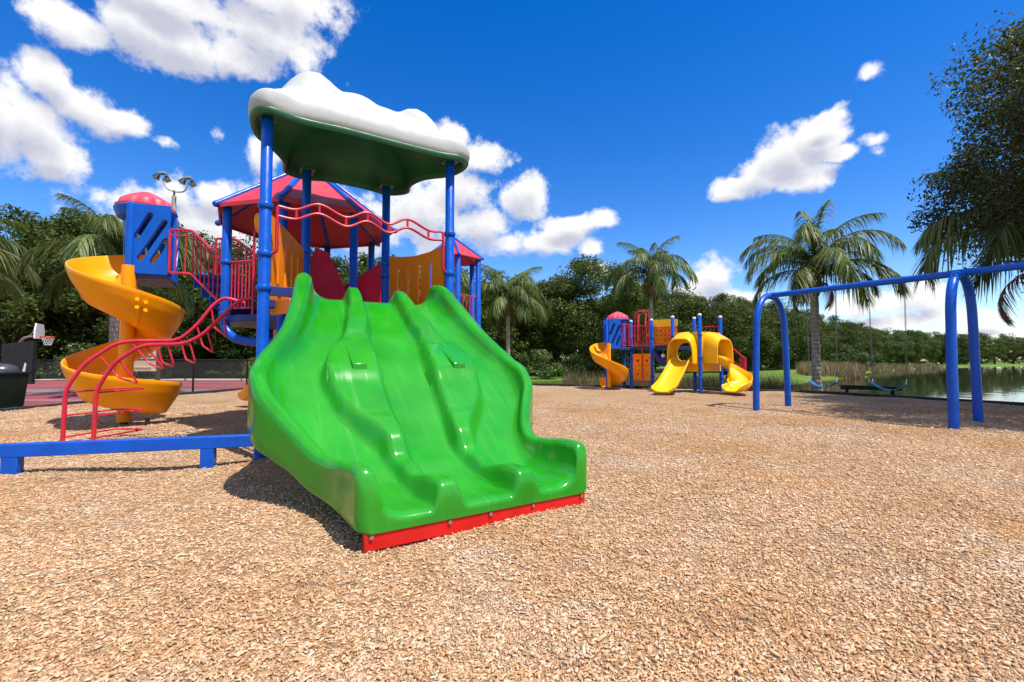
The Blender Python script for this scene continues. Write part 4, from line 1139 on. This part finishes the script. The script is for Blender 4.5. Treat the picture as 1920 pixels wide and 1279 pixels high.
# --- rear chute, its end shows left of the green slide
def trough(name, path, w, wall, mat, parent, flare=0.0, thick=.035, hood=None):
    P = catmull(path, 10); rings = []
    for i, p in enumerate(P):
        a = P[max(0, i - 1)]; b = P[min(len(P) - 1, i + 1)]; d = (b - a); d.z = 0
        if d.length < 1e-5: d = Vector((0, 1, 0))
        d.normalize(); s = Vector((d.y, -d.x, 0)); f = i / (len(P) - 1); ww = w * (1 + flare * f); wl = wall * (1 - .35 * max(0, f - .8) / .2)
        prof = [(-1, wl), (-.95, wl + .02), (-.90, wl), (-.86, wl * .5), (-.76, .08), (-.5, .01), (0, 0), (.5, .01), (.76, .08), (.86, wl * .5), (.90, wl), (.95, wl + .02), (1, wl), (.97, wl * .5), (.88, .03), (.6, -thick), (0, -thick), (-.6, -thick), (-.88, .03), (-.97, wl * .5)]
        rings.append([p + s * (x * ww) + Vector((0, 0, z)) for x, z in prof])
    m = MB(); m.loft(rings); return m.build(name, mat, parent, angle=50)


bq = octp(3.45, 1.2)
trough('rear_slide', [bq + Vector((0, 0, DECK - .02)), bq + Vector((-.55, .5, 1.55)), bq + Vector((-1.2, 1.1, .75)), bq + Vector((-1.75, 1.6, .25)), bq + Vector((-2.1, 1.9, .18))], .27, .22, 'yellow_plastic', PS)

# --- small red-roofed tower at the back right of the structure
TQ = Vector((-1.43, 10.9, 0)); rr6 = .74
cor = [TQ + Vector((rr6 * math.cos(R(-12 + 60 * k)), rr6 * math.sin(R(-12 + 60 * k)), 3.5)) for k in range(6)]; ap2 = TQ + Vector((0, 0, 4.05))
for k in range(6):
    p, q = cor[k], cor[(k + 1) % 6]; m = MB(); m.loft([[p, q, ap2], [p + Vector((0, 0, .02)), q + Vector((0, 0, .02)), ap2 + Vector((0, 0, .02))]]); m.build('roof_panel', 'roof_red', PS, smooth=False)
    m = MB(); m.tube([ap2 + Vector((0, 0, .03)), p + Vector((0, 0, .02))], .03, 8); m.ball(p + Vector((0, 0, .02)), .04, 8, 6); m.build('ridge_tube', 'blue_paint', PS)
    pp = TQ + (p - TQ) * .86; make_post(pp.x, pp.y, 3.5, PS, (1.9,), cap=False)
hx = [TQ + (p - TQ) * .9 for p in cor]; m = MB(); m.loft([[Vector((p.x, p.y, 1.7)) for p in hx], [Vector((p.x, p.y, 1.8)) for p in hx]]); m.build('deck', 'deck_blue', PS, bevel=.01)
e0, e1 = Vector((cor[5].x, cor[5].y, 0)), Vector((cor[0].x, cor[0].y, 0)); e0 = TQ + (e0 - TQ) * .86; e1 = TQ + (e1 - TQ) * .86; e0.z = e1.z = 0
board('front_panel', 'lemon_plastic', PS, rrect(.06, 0, (e1 - e0).length - .06, .45, .04), [], .04, e0 + Vector((0, 0, 1.5)), e1 - e0)
barrier(e0, e1, 2.0, 2.6, 6, PS)
brA = octp(1) ; brB = TQ + Vector((-.2, -.75, 0)); d = (brB - brA).normalized(); s = Vector((d.y, -d.x, 0))
m = MB(); m.beam(brA + Vector((0, 0, 1.74)), brB + Vector((0, 0, 1.74)), .8, .08); m.build('bridge_deck', 'deck_blue', PS, bevel=.01)
barrier(brA + s * .4, brB + s * .4, 1.85, 2.55, 10, PS); barrier(brA - s * .4, brB - s * .4, 1.85, 2.55, 10, PS)
# ------------------------------------------------------------------ far play set
F1, F2, F3, F4, F5, F6 = (4.65, 17.75), (5.27, 17.15), (6.29, 15.22), (5.66, 16.0), (6.62, 16.5), (7.33, 15.98)
FS = thing('play_structure', (6.0, 16.6, 0), 'small far play set with two yellow slides, spiral slide and no roof over its deck', 'play structure')
for (x, y) in (F1, F2, F3, F4, F5, F6):
    p = make_post(x, y, 2.62, FS, (1.95, 1.2, .5), r=.062, cap=False)
    MB().lathe((x, y, 2.61), [(.062, -.01), (.066, .0), (.066, .03), (.05, .06), (.002, .075)], 14).build('post_cap', 'white_paint', p)
# decks
def slab(pts, z, t, mat, parent, name='deck'):
    m = MB(); m.loft([[Vector((x, y, z - t)) for x, y in pts], [Vector((x, y, z)) for x, y in pts]]); return m.build(name, mat, parent, bevel=.008)
slab([F3, F6, F5, F4], 1.05, .1, 'deck_blue', FS)
slab([F1, F2, (5.95, 17.9), (5.3, 18.5)], 1.62, .1, 'deck_blue', FS)
slab([F2, F4, F5, (6.0, 17.8)], 1.60, .1, 'deck_blue', FS, 'bridge_deck')
m = MB(); bw = catmull([(5.3, 17.05, 1.5), (5.42, 16.75, 1.12), (5.52, 16.4, 1.02), (5.66, 15.95, 1.0)], 5)
m.loft([[q + Vector((.05, .02, .13)), q + Vector((-.05, -.02, .13)), q + Vector((-.05, -.02, -.13)), q + Vector((.05, .02, -.13))] for q in bw]); m.build('bowed_support', 'deck_blue', FS, bevel=.01)
# tower with dome
ft = Vector((4.2, 18.05, 0))
for x, y in ((3.68, 17.6), (3.78, 18.5), (4.55, 18.5)): make_post(x, y, 2.72, FS, (), r=.06, z0=-.2)
m = MB(); m.box(ft + Vector((.05, 0, 1.55)), (.95, .95, .09)); m.build('tower_floor', 'deck_blue', FS, bevel=.01)
board('tower_panel', 'blue_plastic', FS, [(0, 0), (.46, 0), (.46, 1.12), (0, 1.12)], [slot(.13, .76, .5, .1, R(66)), slot(.27, .55, .8, .1, R(66)), slot(.36, .32, .42, .09, R(66))], .05, (3.74, 17.56, 1.56), (1, .02, 0))
board('tower_panel', 'blue_plastic', FS, [(0, 0), (.9, 0), (.9, 1.12), (0, 1.12)], [slot(.3, .6, .6, .1, R(64)), slot(.6, .5, .6, .1, R(64))], .05, (3.72, 18.5, 1.56), (1, 0, 0))
m = MB(); m.lathe(ft + Vector((0, 0, 2.62)), [(.44, 0), (.5, .08), (.48, .1), (.42, .05)], 24); m.build('dome_ring', 'blue_plastic', FS)
dome(ft, .45, 2.70, FS, 10, .85)
spiral((3.72, 17.5, 0), .72, [(60, 1.52), (120, 1.42), (200, 1.05), (290, .62), (360, .32), (440, .10), (470, .06)], 70, 470, FS, 70, .08, 'yellow_plastic', 1.75, .36)
barrier((4.24, 17.58, 0), (4.62, 17.72, 0), 1.68, 2.5, 6, FS); barrier((4.5, 17.62, 0), (5.2, 17.2, 0), 1.68, 2.42, 8, FS)
# red arched climber, looped poles
for dx in (0, .3):
    a = Vector((4.86 + dx * .7, 17.5 - dx * .65, 0)); b = a + Vector((.25, .7, 0))
    MB().tube(fillet([a + Vector((0, 0, 1.6)), a + Vector((0, 0, 2.45)), b + Vector((0, 0, 3.02)), b + Vector((0, 0, 1.6))], .22), .016, 8).build('grab_hoop', 'red_paint', FS)
for dy in (0, .35):
    p = Vector((4.9, 18.1 - dy, 0)); MB().tube(fillet([p + Vector((0, 0, 1.6)), p + Vector((0, 0, 3.05)), p + Vector((.42, -.1, 3.05)), p + Vector((.42, -.1, 1.6))], .15), .018, 8).build('grab_hoop', 'red_paint', FS)
q = Vector((4.96, 17.36, 0)); MB().tube(fillet([q + Vector((-.14, .2, 1.62)), q + Vector((-.1, .1, 1.78)), q + Vector((0, 0, 1.72)), q + Vector((0, -.02, -.2))], .1), .02, 8).build('fire_pole', 'red_paint', FS)
for s in (0, .42):
    MB().tube(fillet([(5.3 + s * .5, 17.05 + s, 2.5), (5.5 + s * .5, 16.85 + s, 2.25), (5.62 + s * .3, 16.15 + s, 2.0)], .1), .016, 8).build('bridge_rail', 'red_paint', FS)
    MB().tube(fillet([(5.3 + s * .5, 17.05 + s, 1.85), (5.5 + s * .5, 16.7 + s, 1.72), (5.62 + s * .3, 16.15 + s, 1.65)], .1), .016, 8).build('bridge_rail', 'red_paint', FS)
# picture panels with cut-outs
holes = []
for i in range(5):
    for j in range(4): holes.append(slot(.13 + .145 * i, .22 + .17 * j, .085, .05, R((i * 47 + j * 71) % 180)))
board('maze_panel', 'orange_panel', FS, rrect(0, 0, .84, .84, .04), holes, .04, (5.36, 17.2, 1.66), (1, -.55, 0))
board('panel_header', 'lemon_plastic', FS, rrect(0, 0, .86, .26, .05), [], .07, (5.35, 17.16, 2.36), (1, -.55, 0))
holes = [slot(.2, .75, .12, .1, 0), slot(.58, .75, .12, .1, 0), slot(.2, .22, .12, .1, 0), slot(.4, .22, .12, .1, 0), slot(.58, .22, .12, .1, 0), slot(.22, .5, .2, .06, R(60)), slot(.55, .5, .2, .06, R(110)), slot(.4, .55, .3, .05, R(90))]
board('maze_panel', 'orange_panel', FS, rrect(0, 0, .78, 1.0, .04), holes, .04, (4.7, 17.66, .35), (F2[0] - F1[0], F2[1] - F1[1], 0))
m = MB(); m.tube([(5.5, 16.55, 1.55), (5.5, 16.55, 1.32)], .012, 6); m.build('pendulum_rod', 'red_paint', FS); MB().ball((5.5, 16.55, 1.27), .08, 14, 10).build('bell_ball', 'white_paint', FS)
# double slide hood


def hood(p0, d, w, h, L, mat, parent, flare):
    """moulded arch over a slide mouth, swept outwards along d"""
    p0 = Vector(p0); d = Vector(d).normalized(); s = Vector((d.y, -d.x, 0)); rings = []
    for i in range(9):
        t = i / 8; c = p0 + d * (L * t); hh = h * (1 - .10 * t - .12 * t * t); ww = w * (1 + flare * t)
        ring = []
        for k in range(17):
            a = math.pi * k / 16; x = ww * math.copysign(abs(math.cos(a)) ** .55, math.cos(a)); z = hh * abs(math.sin(a)) ** .55
            ring.append(c + s * x + Vector((0, 0, z)))
        inner = [c + s * (ww - .04) * math.copysign(abs(math.cos(math.pi * k / 16)) ** .55, math.cos(math.pi * k / 16)) + Vector((0, 0, (hh - .04) * abs(math.sin(math.pi * k / 16)) ** .55)) for k in reversed(range(17))]
        rings.append(ring + inner)
    m = MB(); m.loft(rings); return m.build('slide_hood', mat, parent, angle=50)


mid34 = (Vector((*F3, 0)) + Vector((*F4, 0))) / 2; mid36 = (Vector((*F3, 0)) + Vector((*F6, 0))) / 2
dl = Vector((-.62, -.50, 0)).normalized(); dr = Vector((.64, -.77, 0)).normalized()
hood(mid34 + Vector((0, 0, 1.0)), dl, .43, 1.08, .42, 'lemon_plastic', FS, .12)
hood(mid36 + Vector((0, 0, 1.0)), dr, .52, 1.08, .5, 'lemon_plastic', FS, .12)
for pA, pB in ((F4, F3), (F3, F6)):
    a, b = Vector((*pA, 0)), Vector((*pB, 0)); Wd = (b - a).length; arch = [(Wd / 2 + .36 * math.cos(math.pi * k / 12), .12 + .62 * math.sin(math.pi * k / 12) ** .6) for k in range(13)]
    board('hood_wall', 'lemon_plastic', FS, [(.06, -.25), (Wd - .06, -.25), (Wd - .06, 1.08), (.06, 1.08)], [arch], .05, a + Vector((0, 0, .98)), b - a)
trough('straight_slide', [mid34 + Vector((0, 0, 1.06)), mid34 + dl * .35 + Vector((0, 0, 1.0)), mid34 + dl * .85 + Vector((0, -.08, .55)), mid34 + dl * 1.3 + Vector((0, -.16, .2)), mid34 + dl * 1.62 + Vector((0, -.24, .12))], .33, .2, 'lemon_plastic', FS, .15)
trough('curved_slide', [mid36 + Vector((0, 0, 1.06)), mid36 + dr * .35 + Vector((0, 0, 1.0)), mid36 + Vector((.52, -.36, .72)), mid36 + Vector((.66, -.62, .42)), mid36 + Vector((.46, -.95, .2)), mid36 + Vector((.14, -1.08, .12))], .33, .24, 'lemon_plastic', FS, .18)
# stairs behind with red handrails
for s in (0, .55):
    a = Vector((7.3 + s * .6, 16.0 + s, 0)); b = a + Vector((.75, -.0, 0))
    MB().tube(fillet([a + Vector((0, 0, 2.3)), a + Vector((0, 0, 1.95)), b + Vector((0, 0, 1.25)), b + Vector((.12, 0, 1.2)), b + Vector((.12, 0, -.1))], .08), .018, 8).build('stair_rail', 'red_paint', FS)
    MB().tube([a + Vector((0, 0, 1.45)), b + Vector((0, 0, .8))], .016, 8).build('lower_rail', 'red_paint', FS)
    for k in range(3): c = b + Vector((-.05 + .07 * k, 0, 0)); MB().tube([c + Vector((0, 0, .2)), c + Vector((0, 0, 1.2))], .012, 6).build('baluster', 'red_paint', FS)
for k in range(4):
    MB().box((7.42 + .2 * k, 16.2, .86 - .2 * k), (.22, .55, .17)).build('stair_tread', 'deck_blue', FS, bevel=.02)
barrier((7.33, 15.98, 0), (6.9, 16.3, 0), 1.6, 2.3, 4, FS)

# ------------------------------------------------------------------ swing set
SWT = 2.62
AR = [((5.48, 10.27), (6.71, 11.11)), ((7.18, 7.45), (8.53, 8.38)), ((8.93, 4.60), (10.30, 5.55))]
SW = thing('swing_set', (6.095, 10.69, 0), 'blue arched metal swing frame at right beside the lake', 'swing frame')
rails = []
for (p, q) in AR:
    p, q = Vector((*p, 0)), Vector((*q, 0)); c = (p + q) / 2; u = (q - p).normalized(); hw = (q - p).length / 2
    path = [p + Vector((0, 0, -.3)), p + Vector((0, 0, .6)) + u * .02, p + u * .07 + Vector((0, 0, 1.55))]
    top = []
    r = hw - .09
    for k in range(0, 17):
        a = math.pi * (1 - k / 16); top.append(c + u * r * math.cos(a) * (abs(math.cos(a)) ** -.08 if abs(math.cos(a)) > .05 else 1) + Vector((0, 0, 1.72 + (SWT - 1.72) * math.sin(a) ** .85)))
    path += top + [q - u * .07 + Vector((0, 0, 1.55)), q - u * .02 + Vector((0, 0, .6)), q + Vector((0, 0, -.3))]
    MB().tube(path, .07, 14).build('arch', 'blue_paint', SW); rails.append(c + Vector((0, 0, SWT + .01)))
for a, b in zip(rails[:-1], rails[1:]):
    o = MB().tube([a, b], .061, 14).build('top_rail', 'blue_paint', SW)
    for f in (.02, .98): c = a.lerp(b, f); d = (b - a).normalized(); MB().tube([c - d * .07, c + d * .07], .067, 14).build('rail_sleeve', 'blue_paint', o)
RA, RB = rails[0], rails[1]
for f in (.24, .41, .587, .761):
    c = RA.lerp(RB, f); d = (RB - RA).normalized(); o = MB().tube([c - d * .03, c + d * .03], .066, 14).build('hanger_clamp', 'blue_paint', SW); MB().tube([c - Vector((0, 0, .06)), c - Vector((0, 0, .12))], .014, 7).build('hanger_eye', 'chain_steel', o)
lab = MB(); q = Vector((8.53, 8.38, 1.5)); nn = Vector((-.74, -.62, 0)).normalized(); tt = Vector((nn.y, -nn.x, 0))
lab.add([q + nn * .068 + Vector((0, 0, 0)) - Vector((.03, 0, 0)) + tt * k * .03 + Vector((0, 0, j * .02)) for k, j in ((-1, -1), (1, -1), (1, 1), (-1, 1))], [(0, 1, 2, 3)]); lab.build('sticker', 'paper', SW, smooth=False)


def chain(p, q, mat, parent, pitch=.046, wire=.0045):
    """oval links, each turned a quarter against the next"""
    p, q = Vector(p), Vector(q); d = q - p; L = d.length; d.normalize(); x = d.cross(Vector((0, 1, 0))).normalized(); y = d.cross(x); n = int(L / pitch); m = MB()
    for i in range(n):
        c = p + d * (pitch * (i + .5)); s = x if i % 2 else y
        m.tube([c + d * (pitch * .68 * math.cos(a)) + s * (.013 * math.sin(a)) for a in [2 * math.pi * k / 8 for k in range(8)]], wire, 4, True)
    return m.build('chain', mat, parent)


def swing(f0, f1, label):
    c0, c1 = RA.lerp(RB, f0), RA.lerp(RB, f1); d = (c1 - c0).normalized(); base = (c0 + c1) / 2
    t = thing('swing', (base.x, base.y, .6), label, 'swing', 'swings hanging from the blue frame')
    e0, e1 = Vector((c0.x, c0.y, .70)) + d * .02, Vector((c1.x, c1.y, .70)) - d * .02
    for a, b in ((c0, e0), (c1, e1)):
        ch = chain(a - Vector((0, 0, .11)), b + Vector((0, 0, .03)), 'chain_steel', t); tag(ch, kind='stuff')
        tri = MB(); s = Vector((d.y, -d.x, 0)); tri.tube([b + Vector((0, 0, .04)), b + s * .06 + Vector((0, 0, -.05)), b - s * .06 + Vector((0, 0, -.05))], .008, 6, True); tri.build('seat_hanger', 'steel', t)
    s = Vector((d.y, -d.x, 0)); rings = []
    for k in range(15):
        f = k / 14; z = .66 - .13 * (1 - (2 * f - 1) ** 2); c = e0.lerp(e1, f); c.z = z; w = .075
        rings.append([c + s * w + Vector((0, 0, .007)), c - s * w + Vector((0, 0, .007)), c - s * w - Vector((0, 0, .008)), c + s * w - Vector((0, 0, .008))])
    m = MB(); m.loft(rings); m.build('seat', 'seat_blue', t)


swing(.24, .414, 'blue belt swing nearer the palm, in front of the lake'); swing(.590, .764, 'blue belt swing hanging in front of the dark bench')

# ------------------------------------------------------------------ balance beam
b0, b1 = Vector((-4.759, 4.381, 0)), Vector((-3.186, 4.821, 0)); bd = (b1 - b0).normalized()
BB = thing('balance_beam', b0, 'low blue balance beam on short posts at left front', 'balance beam')
MB().beam(b0 - bd * 1.6 + Vector((0, 0, .245)), b1 + bd * .42 + Vector((0, 0, .245)), .105, .125).build('beam', 'blue_paint', BB, bevel=.008)
for p in (b0, b1, b0 - bd * 1.5): MB().box(p + Vector((0, 0, .035)), (.125, .10, .30), Matrix.Rotation(math.atan2(bd.y, bd.x), 3, 'Z')).build('leg', 'blue_paint', BB, bevel=.006)

# ------------------------------------------------------------------ bench by the lake
bn0 = Vector((12.2, 15.6, -.25)); bu = Vector((.80, -.46, 0)).normalized(); bv = Vector((-bu.y, bu.x, 0))
BN = thing('bench', bn0, 'dark green slatted bench on the lake bank behind the swings', 'bench')
for k in range(5): MB().beam(bn0 - bu * .82 + bv * (-.2 + .1 * k) + Vector((0, 0, .46 + .02 * (k % 2))), bn0 + bu * .82 + bv * (-.2 + .1 * k) + Vector((0, 0, .46)), .075, .035).build('seat_slat', 'bench_green', BN, bevel=.006)
MB().beam(bn0 - bu * .82 - bv * .24 + Vector((0, 0, .40)), bn0 + bu * .82 - bv * .24 + Vector((0, 0, .40)), .03, .09).build('front_rail', 'bench_green', BN, bevel=.006)
for s in (-.62, .62):
    o = MB().beam(bn0 + bu * s - bv * .16 + Vector((0, 0, -.15)), bn0 + bu * s - bv * .16 + Vector((0, 0, .44)), .05, .05, bu).build('leg', 'bench_green', BN)
    MB().beam(bn0 + bu * s + bv * .16 + Vector((0, 0, -.15)), bn0 + bu * s + bv * .16 + Vector((0, 0, .44)), .05, .05, bu).build('leg', 'bench_green', BN)
MB().beam(bn0 - bu * .9 - bv * .16 + Vector((0, 0, .06)), bn0 + bu * .9 - bv * .16 + Vector((0, 0, .06)), .035, .03).build('foot_rail', 'bench_green', BN)

# ------------------------------------------------------------------ litter bin, left edge
tb = Vector((-11.75, 10.5, 0))
TB = thing('litter_bin', tb, 'dark green litter bin with domed lid and white notice at left edge', 'litter bin')
hb = .80
m = MB(); m.loft([[tb + Vector((x * w, y * w, z)) for x, y in rrect(-1, -1, 1, 1, .25, 3)] for w, z in ((.27, 0), (.285, .05), (.33, .70), (.34, .76), (.33, .78))]); m.build('body', 'bin_green', TB)
m = MB(); m.loft([[tb + Vector((x * w, y * w, z)) for x, y in rrect(-1, -1, 1, 1, .25, 3)] for w, z in ((.35, .775), (.37, .79), (.37, .825), (.34, .835), (.30, .84))]); li = m.build('lid', 'bin_green', TB)
MB().lathe(tb + Vector((0, 0, .83)), [(.29, 0), (.285, .05), (.26, .11), (.20, .16), (.12, .19), (.01, .20)], 24).build('lid_dome', 'bin_dome', li)
n_ = Vector((0, -1, 0))
m = MB(); m.box(tb + Vector((.0, -.337, .59)), (.36, .004, .20)); nt = m.build('notice', 'paper', TB, smooth=False)
m = MB(); m.box(tb + Vector((-.0, -.3415, .635)), (.13, .003, .05)); m.build('notice_emblem', 'print_dark', nt, smooth=False)
for k in range(3): MB().box(tb + Vector((.0, -.3415, .585 - .03 * k)), (.30 - .05 * k, .003, .010)).build('notice_line', 'print_dark', nt, smooth=False)

# ------------------------------------------------------------------ basketball hoop, tall black panel, beige cabinet, flood light, fences
hb0 = Vector((-26.2, 24.2, 0))
BH = thing('basketball_hoop', hb0, 'basketball hoop on curved grey pole at the left of the court', 'basketball hoop')
MB().tube(catmull([hb0 + Vector((-.1, 0, -.1)), hb0 + Vector((-.1, 0, 1.3)), hb0 + Vector((.02, -.05, 1.95)), hb0 + Vector((.45, -.2, 2.28)), hb0 + Vector((1.2, -.45, 2.36)), hb0 + Vector((1.55, -.55, 2.3))], 6), .06, 10).build('pole', 'grey_metal', BH)
bc = hb0 + Vector((1.65, -.6, 2.62)); fwd = Vector((.86, .50, 0)).normalized(); sdv = Vector((fwd.y, -fwd.x, 0))
rot = Matrix((sdv, fwd, Vector((0, 0, 1)))).transposed(); m = MB(); prof = [(-.62, -.4), (.62, -.4), (.62, .05), (.45, .38), (-.45, .38), (-.62, .05)]
m.loft([[bc + sdv * x + fwd * d + Vector((0, 0, z)) for x, z in prof] for d in (-.03, .03)]); bb = m.build('backboard', 'white_paint', BH)
for k in (-.2, .2): MB().tube([hb0 + Vector((.7, -.28, 2.33)), bc + sdv * k + Vector((0, 0, .2))], .02, 6).build('brace', 'grey_metal', BH)
rc = bc + fwd * .34 + Vector((0, 0, -.28)); ringp = [rc + Vector((.25 * math.cos(a), .25 * math.sin(a), 0)) for a in [2 * math.pi * k / 20 for k in range(20)]]
m = MB(); m.tube(ringp, .016, 6, True); m.beam(bc + fwd * .02 + Vector((0, 0, -.28)), rc - fwd * .2, .16, .06); rim = m.build('rim', 'rim_orange', BH)
m = MB()
for k in range(12):
    for s in (1, -1):
        pts = [rc + Vector((rr * math.cos(a), rr * math.sin(a), -z)) for rr, z, a in [(.25 - .12 * j / 4, .45 * j / 4, 2 * math.pi * k / 12 + s * j * .26) for j in range(5)]]; m.tube(pts, .011, 4)
m.build('net', 'net_white', rim)

bp0 = Vector((-23.85, 21.3, 0)); BP = thing('windscreen', bp0, 'tall black boarded screen standing at the court corner behind the bin', 'screen')
for k in range(5):
    MB().box(bp0 + Vector((.13 + .295 * k, 0, .98 - .02 * (4 - k))), (.285, .05, 1.96 + .05 * k * .6)).build('screen_board', 'black_board', BP, bevel=.006)
for x in (0.0, 1.48): MB().box(bp0 + Vector((x - .01, .06, 1.0)), (.06, .06, 2.05)).build('screen_post', 'black_metal', BP)
st = MB(); sq = bp0 + Vector((1.12, -.028, 0)); st.add([sq + Vector((x, -.002, z)) for x, z in ((-.12, .55), (.0, .5), (.06, .95), (-.02, 1.0))], [(0, 1, 2, 3)]); st.build('torn_sticker', 'print_white', BP, smooth=False)

nb0 = Vector((-17.6, 21.6, 0)); NB = thing('notice_cabinet', nb0, 'beige panelled notice cabinet on dark posts behind the spiral slide', 'notice cabinet')
MB().box(nb0 + Vector((0, 0, 1.22)), (1.42, .22, 1.2)).build('case', 'beige', NB, bevel=.012)
for (x0, z0, x1, z1) in ((-.62, .78, .62, 1.38), (-.62, 1.46, .62, 1.74)):
    for a, b in (((x0, z0), (x1, z0)), ((x1, z0), (x1, z1)), ((x1, z1), (x0, z1)), ((x0, z1), (x0, z0))):
        MB().beam(nb0 + Vector((a[0], -.13, a[1])), nb0 + Vector((b[0], -.13, b[1])), .05, .06).build('moulding', 'beige', NB, bevel=.006)
MB().box(nb0 + Vector((0, -.06, .62)), (1.5, .3, .05)).build('ledge', 'beige', NB, bevel=.006)
for x in (.62, -.62): MB().box(nb0 + Vector((x + .12, .1, .9)), (.16, .16, 2.0)).build('post', 'dark_wood', NB, bevel=.01)

fl = Vector((-22.6, 30.0, .35)); FLP = thing('flood_light', fl, 'concrete pole with two pairs of flood lamps above the blue tower', 'flood light')
MB().lathe(fl, [(.20, -.3), (.16, 6), (.13, 11.75)], 14).build('pole', 'concrete_pole', FLP)
arm = fillet([fl + Vector((-.82, 0, 12.95)), fl + Vector((-.62, 0, 12.3)), fl + Vector((0, -.02, 12.0)), fl + Vector((.72, 0, 12.0)), fl + Vector((.90, 0, 12.62))], .35)
MB().tube(arm, .045, 8).build('cross_arm', 'grey_metal', FLP); MB().lathe(fl, [(.06, 11.7), (.06, 12.1), (.03, 12.15)], 8).build('bracket', 'black_metal', FLP)
for x, z in ((-.82, 13.0), (.92, 12.68)):
    for dx, dy in ((-.2, -.22), (.18, .16)):
        c = fl + Vector((x + dx, dy, z)); d = Vector((.35 if dx > 0 else -.35, -.3, -.9)).normalized(); s = d.cross(Vector((0, 1, 0))).normalized(); t = d.cross(s)
        m = MB(); m.loft([[c + s * (a * r) + t * (b * r) + d * k for a, b in rrect(-1, -1, 1, 1, .3, 2)] for r, k in ((.07, -.2), (.095, -.15), (.11, -.04), (.19, .16))]); o = m.build('lamp_housing', 'black_metal', FLP)
        m = MB(); m.loft([[c + s * (a * r) + t * (b * r) + d * k for a, b in rrect(-1, -1, 1, 1, .3, 2)] for r, k in ((.18, .162), (.17, .18))]); m.build('lens', 'glass_lens', o)
    c = fl + Vector((x, 0, z + .30)); MB().box(c, (.4, .28, .15)).build('ballast_box', 'grey_metal', FLP, bevel=.02)


def chain_fence(pts, h, label, pitch=.085, wire=.0022, post=.03):
    t = thing('chain_link_fence', (*pts[0], 0), label, 'fence')
    for (x0, y0), (x1, y1) in zip(pts[:-1], pts[1:]):
        p, q = Vector((x0, y0, 0)), Vector((x1, y1, 0)); L = (q - p).length; d = (q - p).normalized(); k = max(1, round(L / 2.9))
        MB().tube([p + Vector((0, 0, h)), q + Vector((0, 0, h))], .022, 7).build('top_rail', 'black_metal', t)
        for i in range(k + 1):
            c = p.lerp(q, i / k); MB().lathe(c, [(post, -.2), (post, h + .03), (.004, h + .05)], 9).build('post', 'black_metal', t)
        m = MB(); n = int((L + h) / pitch)
        for i in range(n):
            for s in (1, -1):
                a = i * pitch - (h if s > 0 else 0); b = a + s * h if s > 0 else a - h
                u0, z0, u1, z1 = a, .03, b, h
                if s < 0: u0, u1 = a, a - h
                # clip to the bay run
                def cut(u0, z0, u1, z1):
                    if u0 > u1: u0, z0, u1, z1 = u1, z1, u0, z0
                    if u1 < 0 or u0 > L: return None
                    if u0 < 0: z0 += (z1 - z0) * (0 - u0) / (u1 - u0); u0 = 0
                    if u1 > L: z1 = z0 + (z1 - z0) * (L - u0) / (u1 - u0); u1 = L
                    return u0, z0, u1, z1
                r = cut(u0, z0, u1, z1)
                if r: m.tube([p + d * r[0] + Vector((0, 0, r[1])), p + d * r[2] + Vector((0, 0, r[3]))], wire, 3)
        tag(m.build('wire_mesh', 'black_metal', t, smooth=False), kind='stuff')
    return t


chain_fence([(-11.25, 12.9), (-10.9, 15.6), (-10.4, 17.9), (-8.5, 20.9)], 1.12, 'low black chain link fence along the near side of the court')
chain_fence([(-30, 24.8), (-8.6, 24.8)], 1.12, 'black chain link fence along the far side of the court', .12, .004)
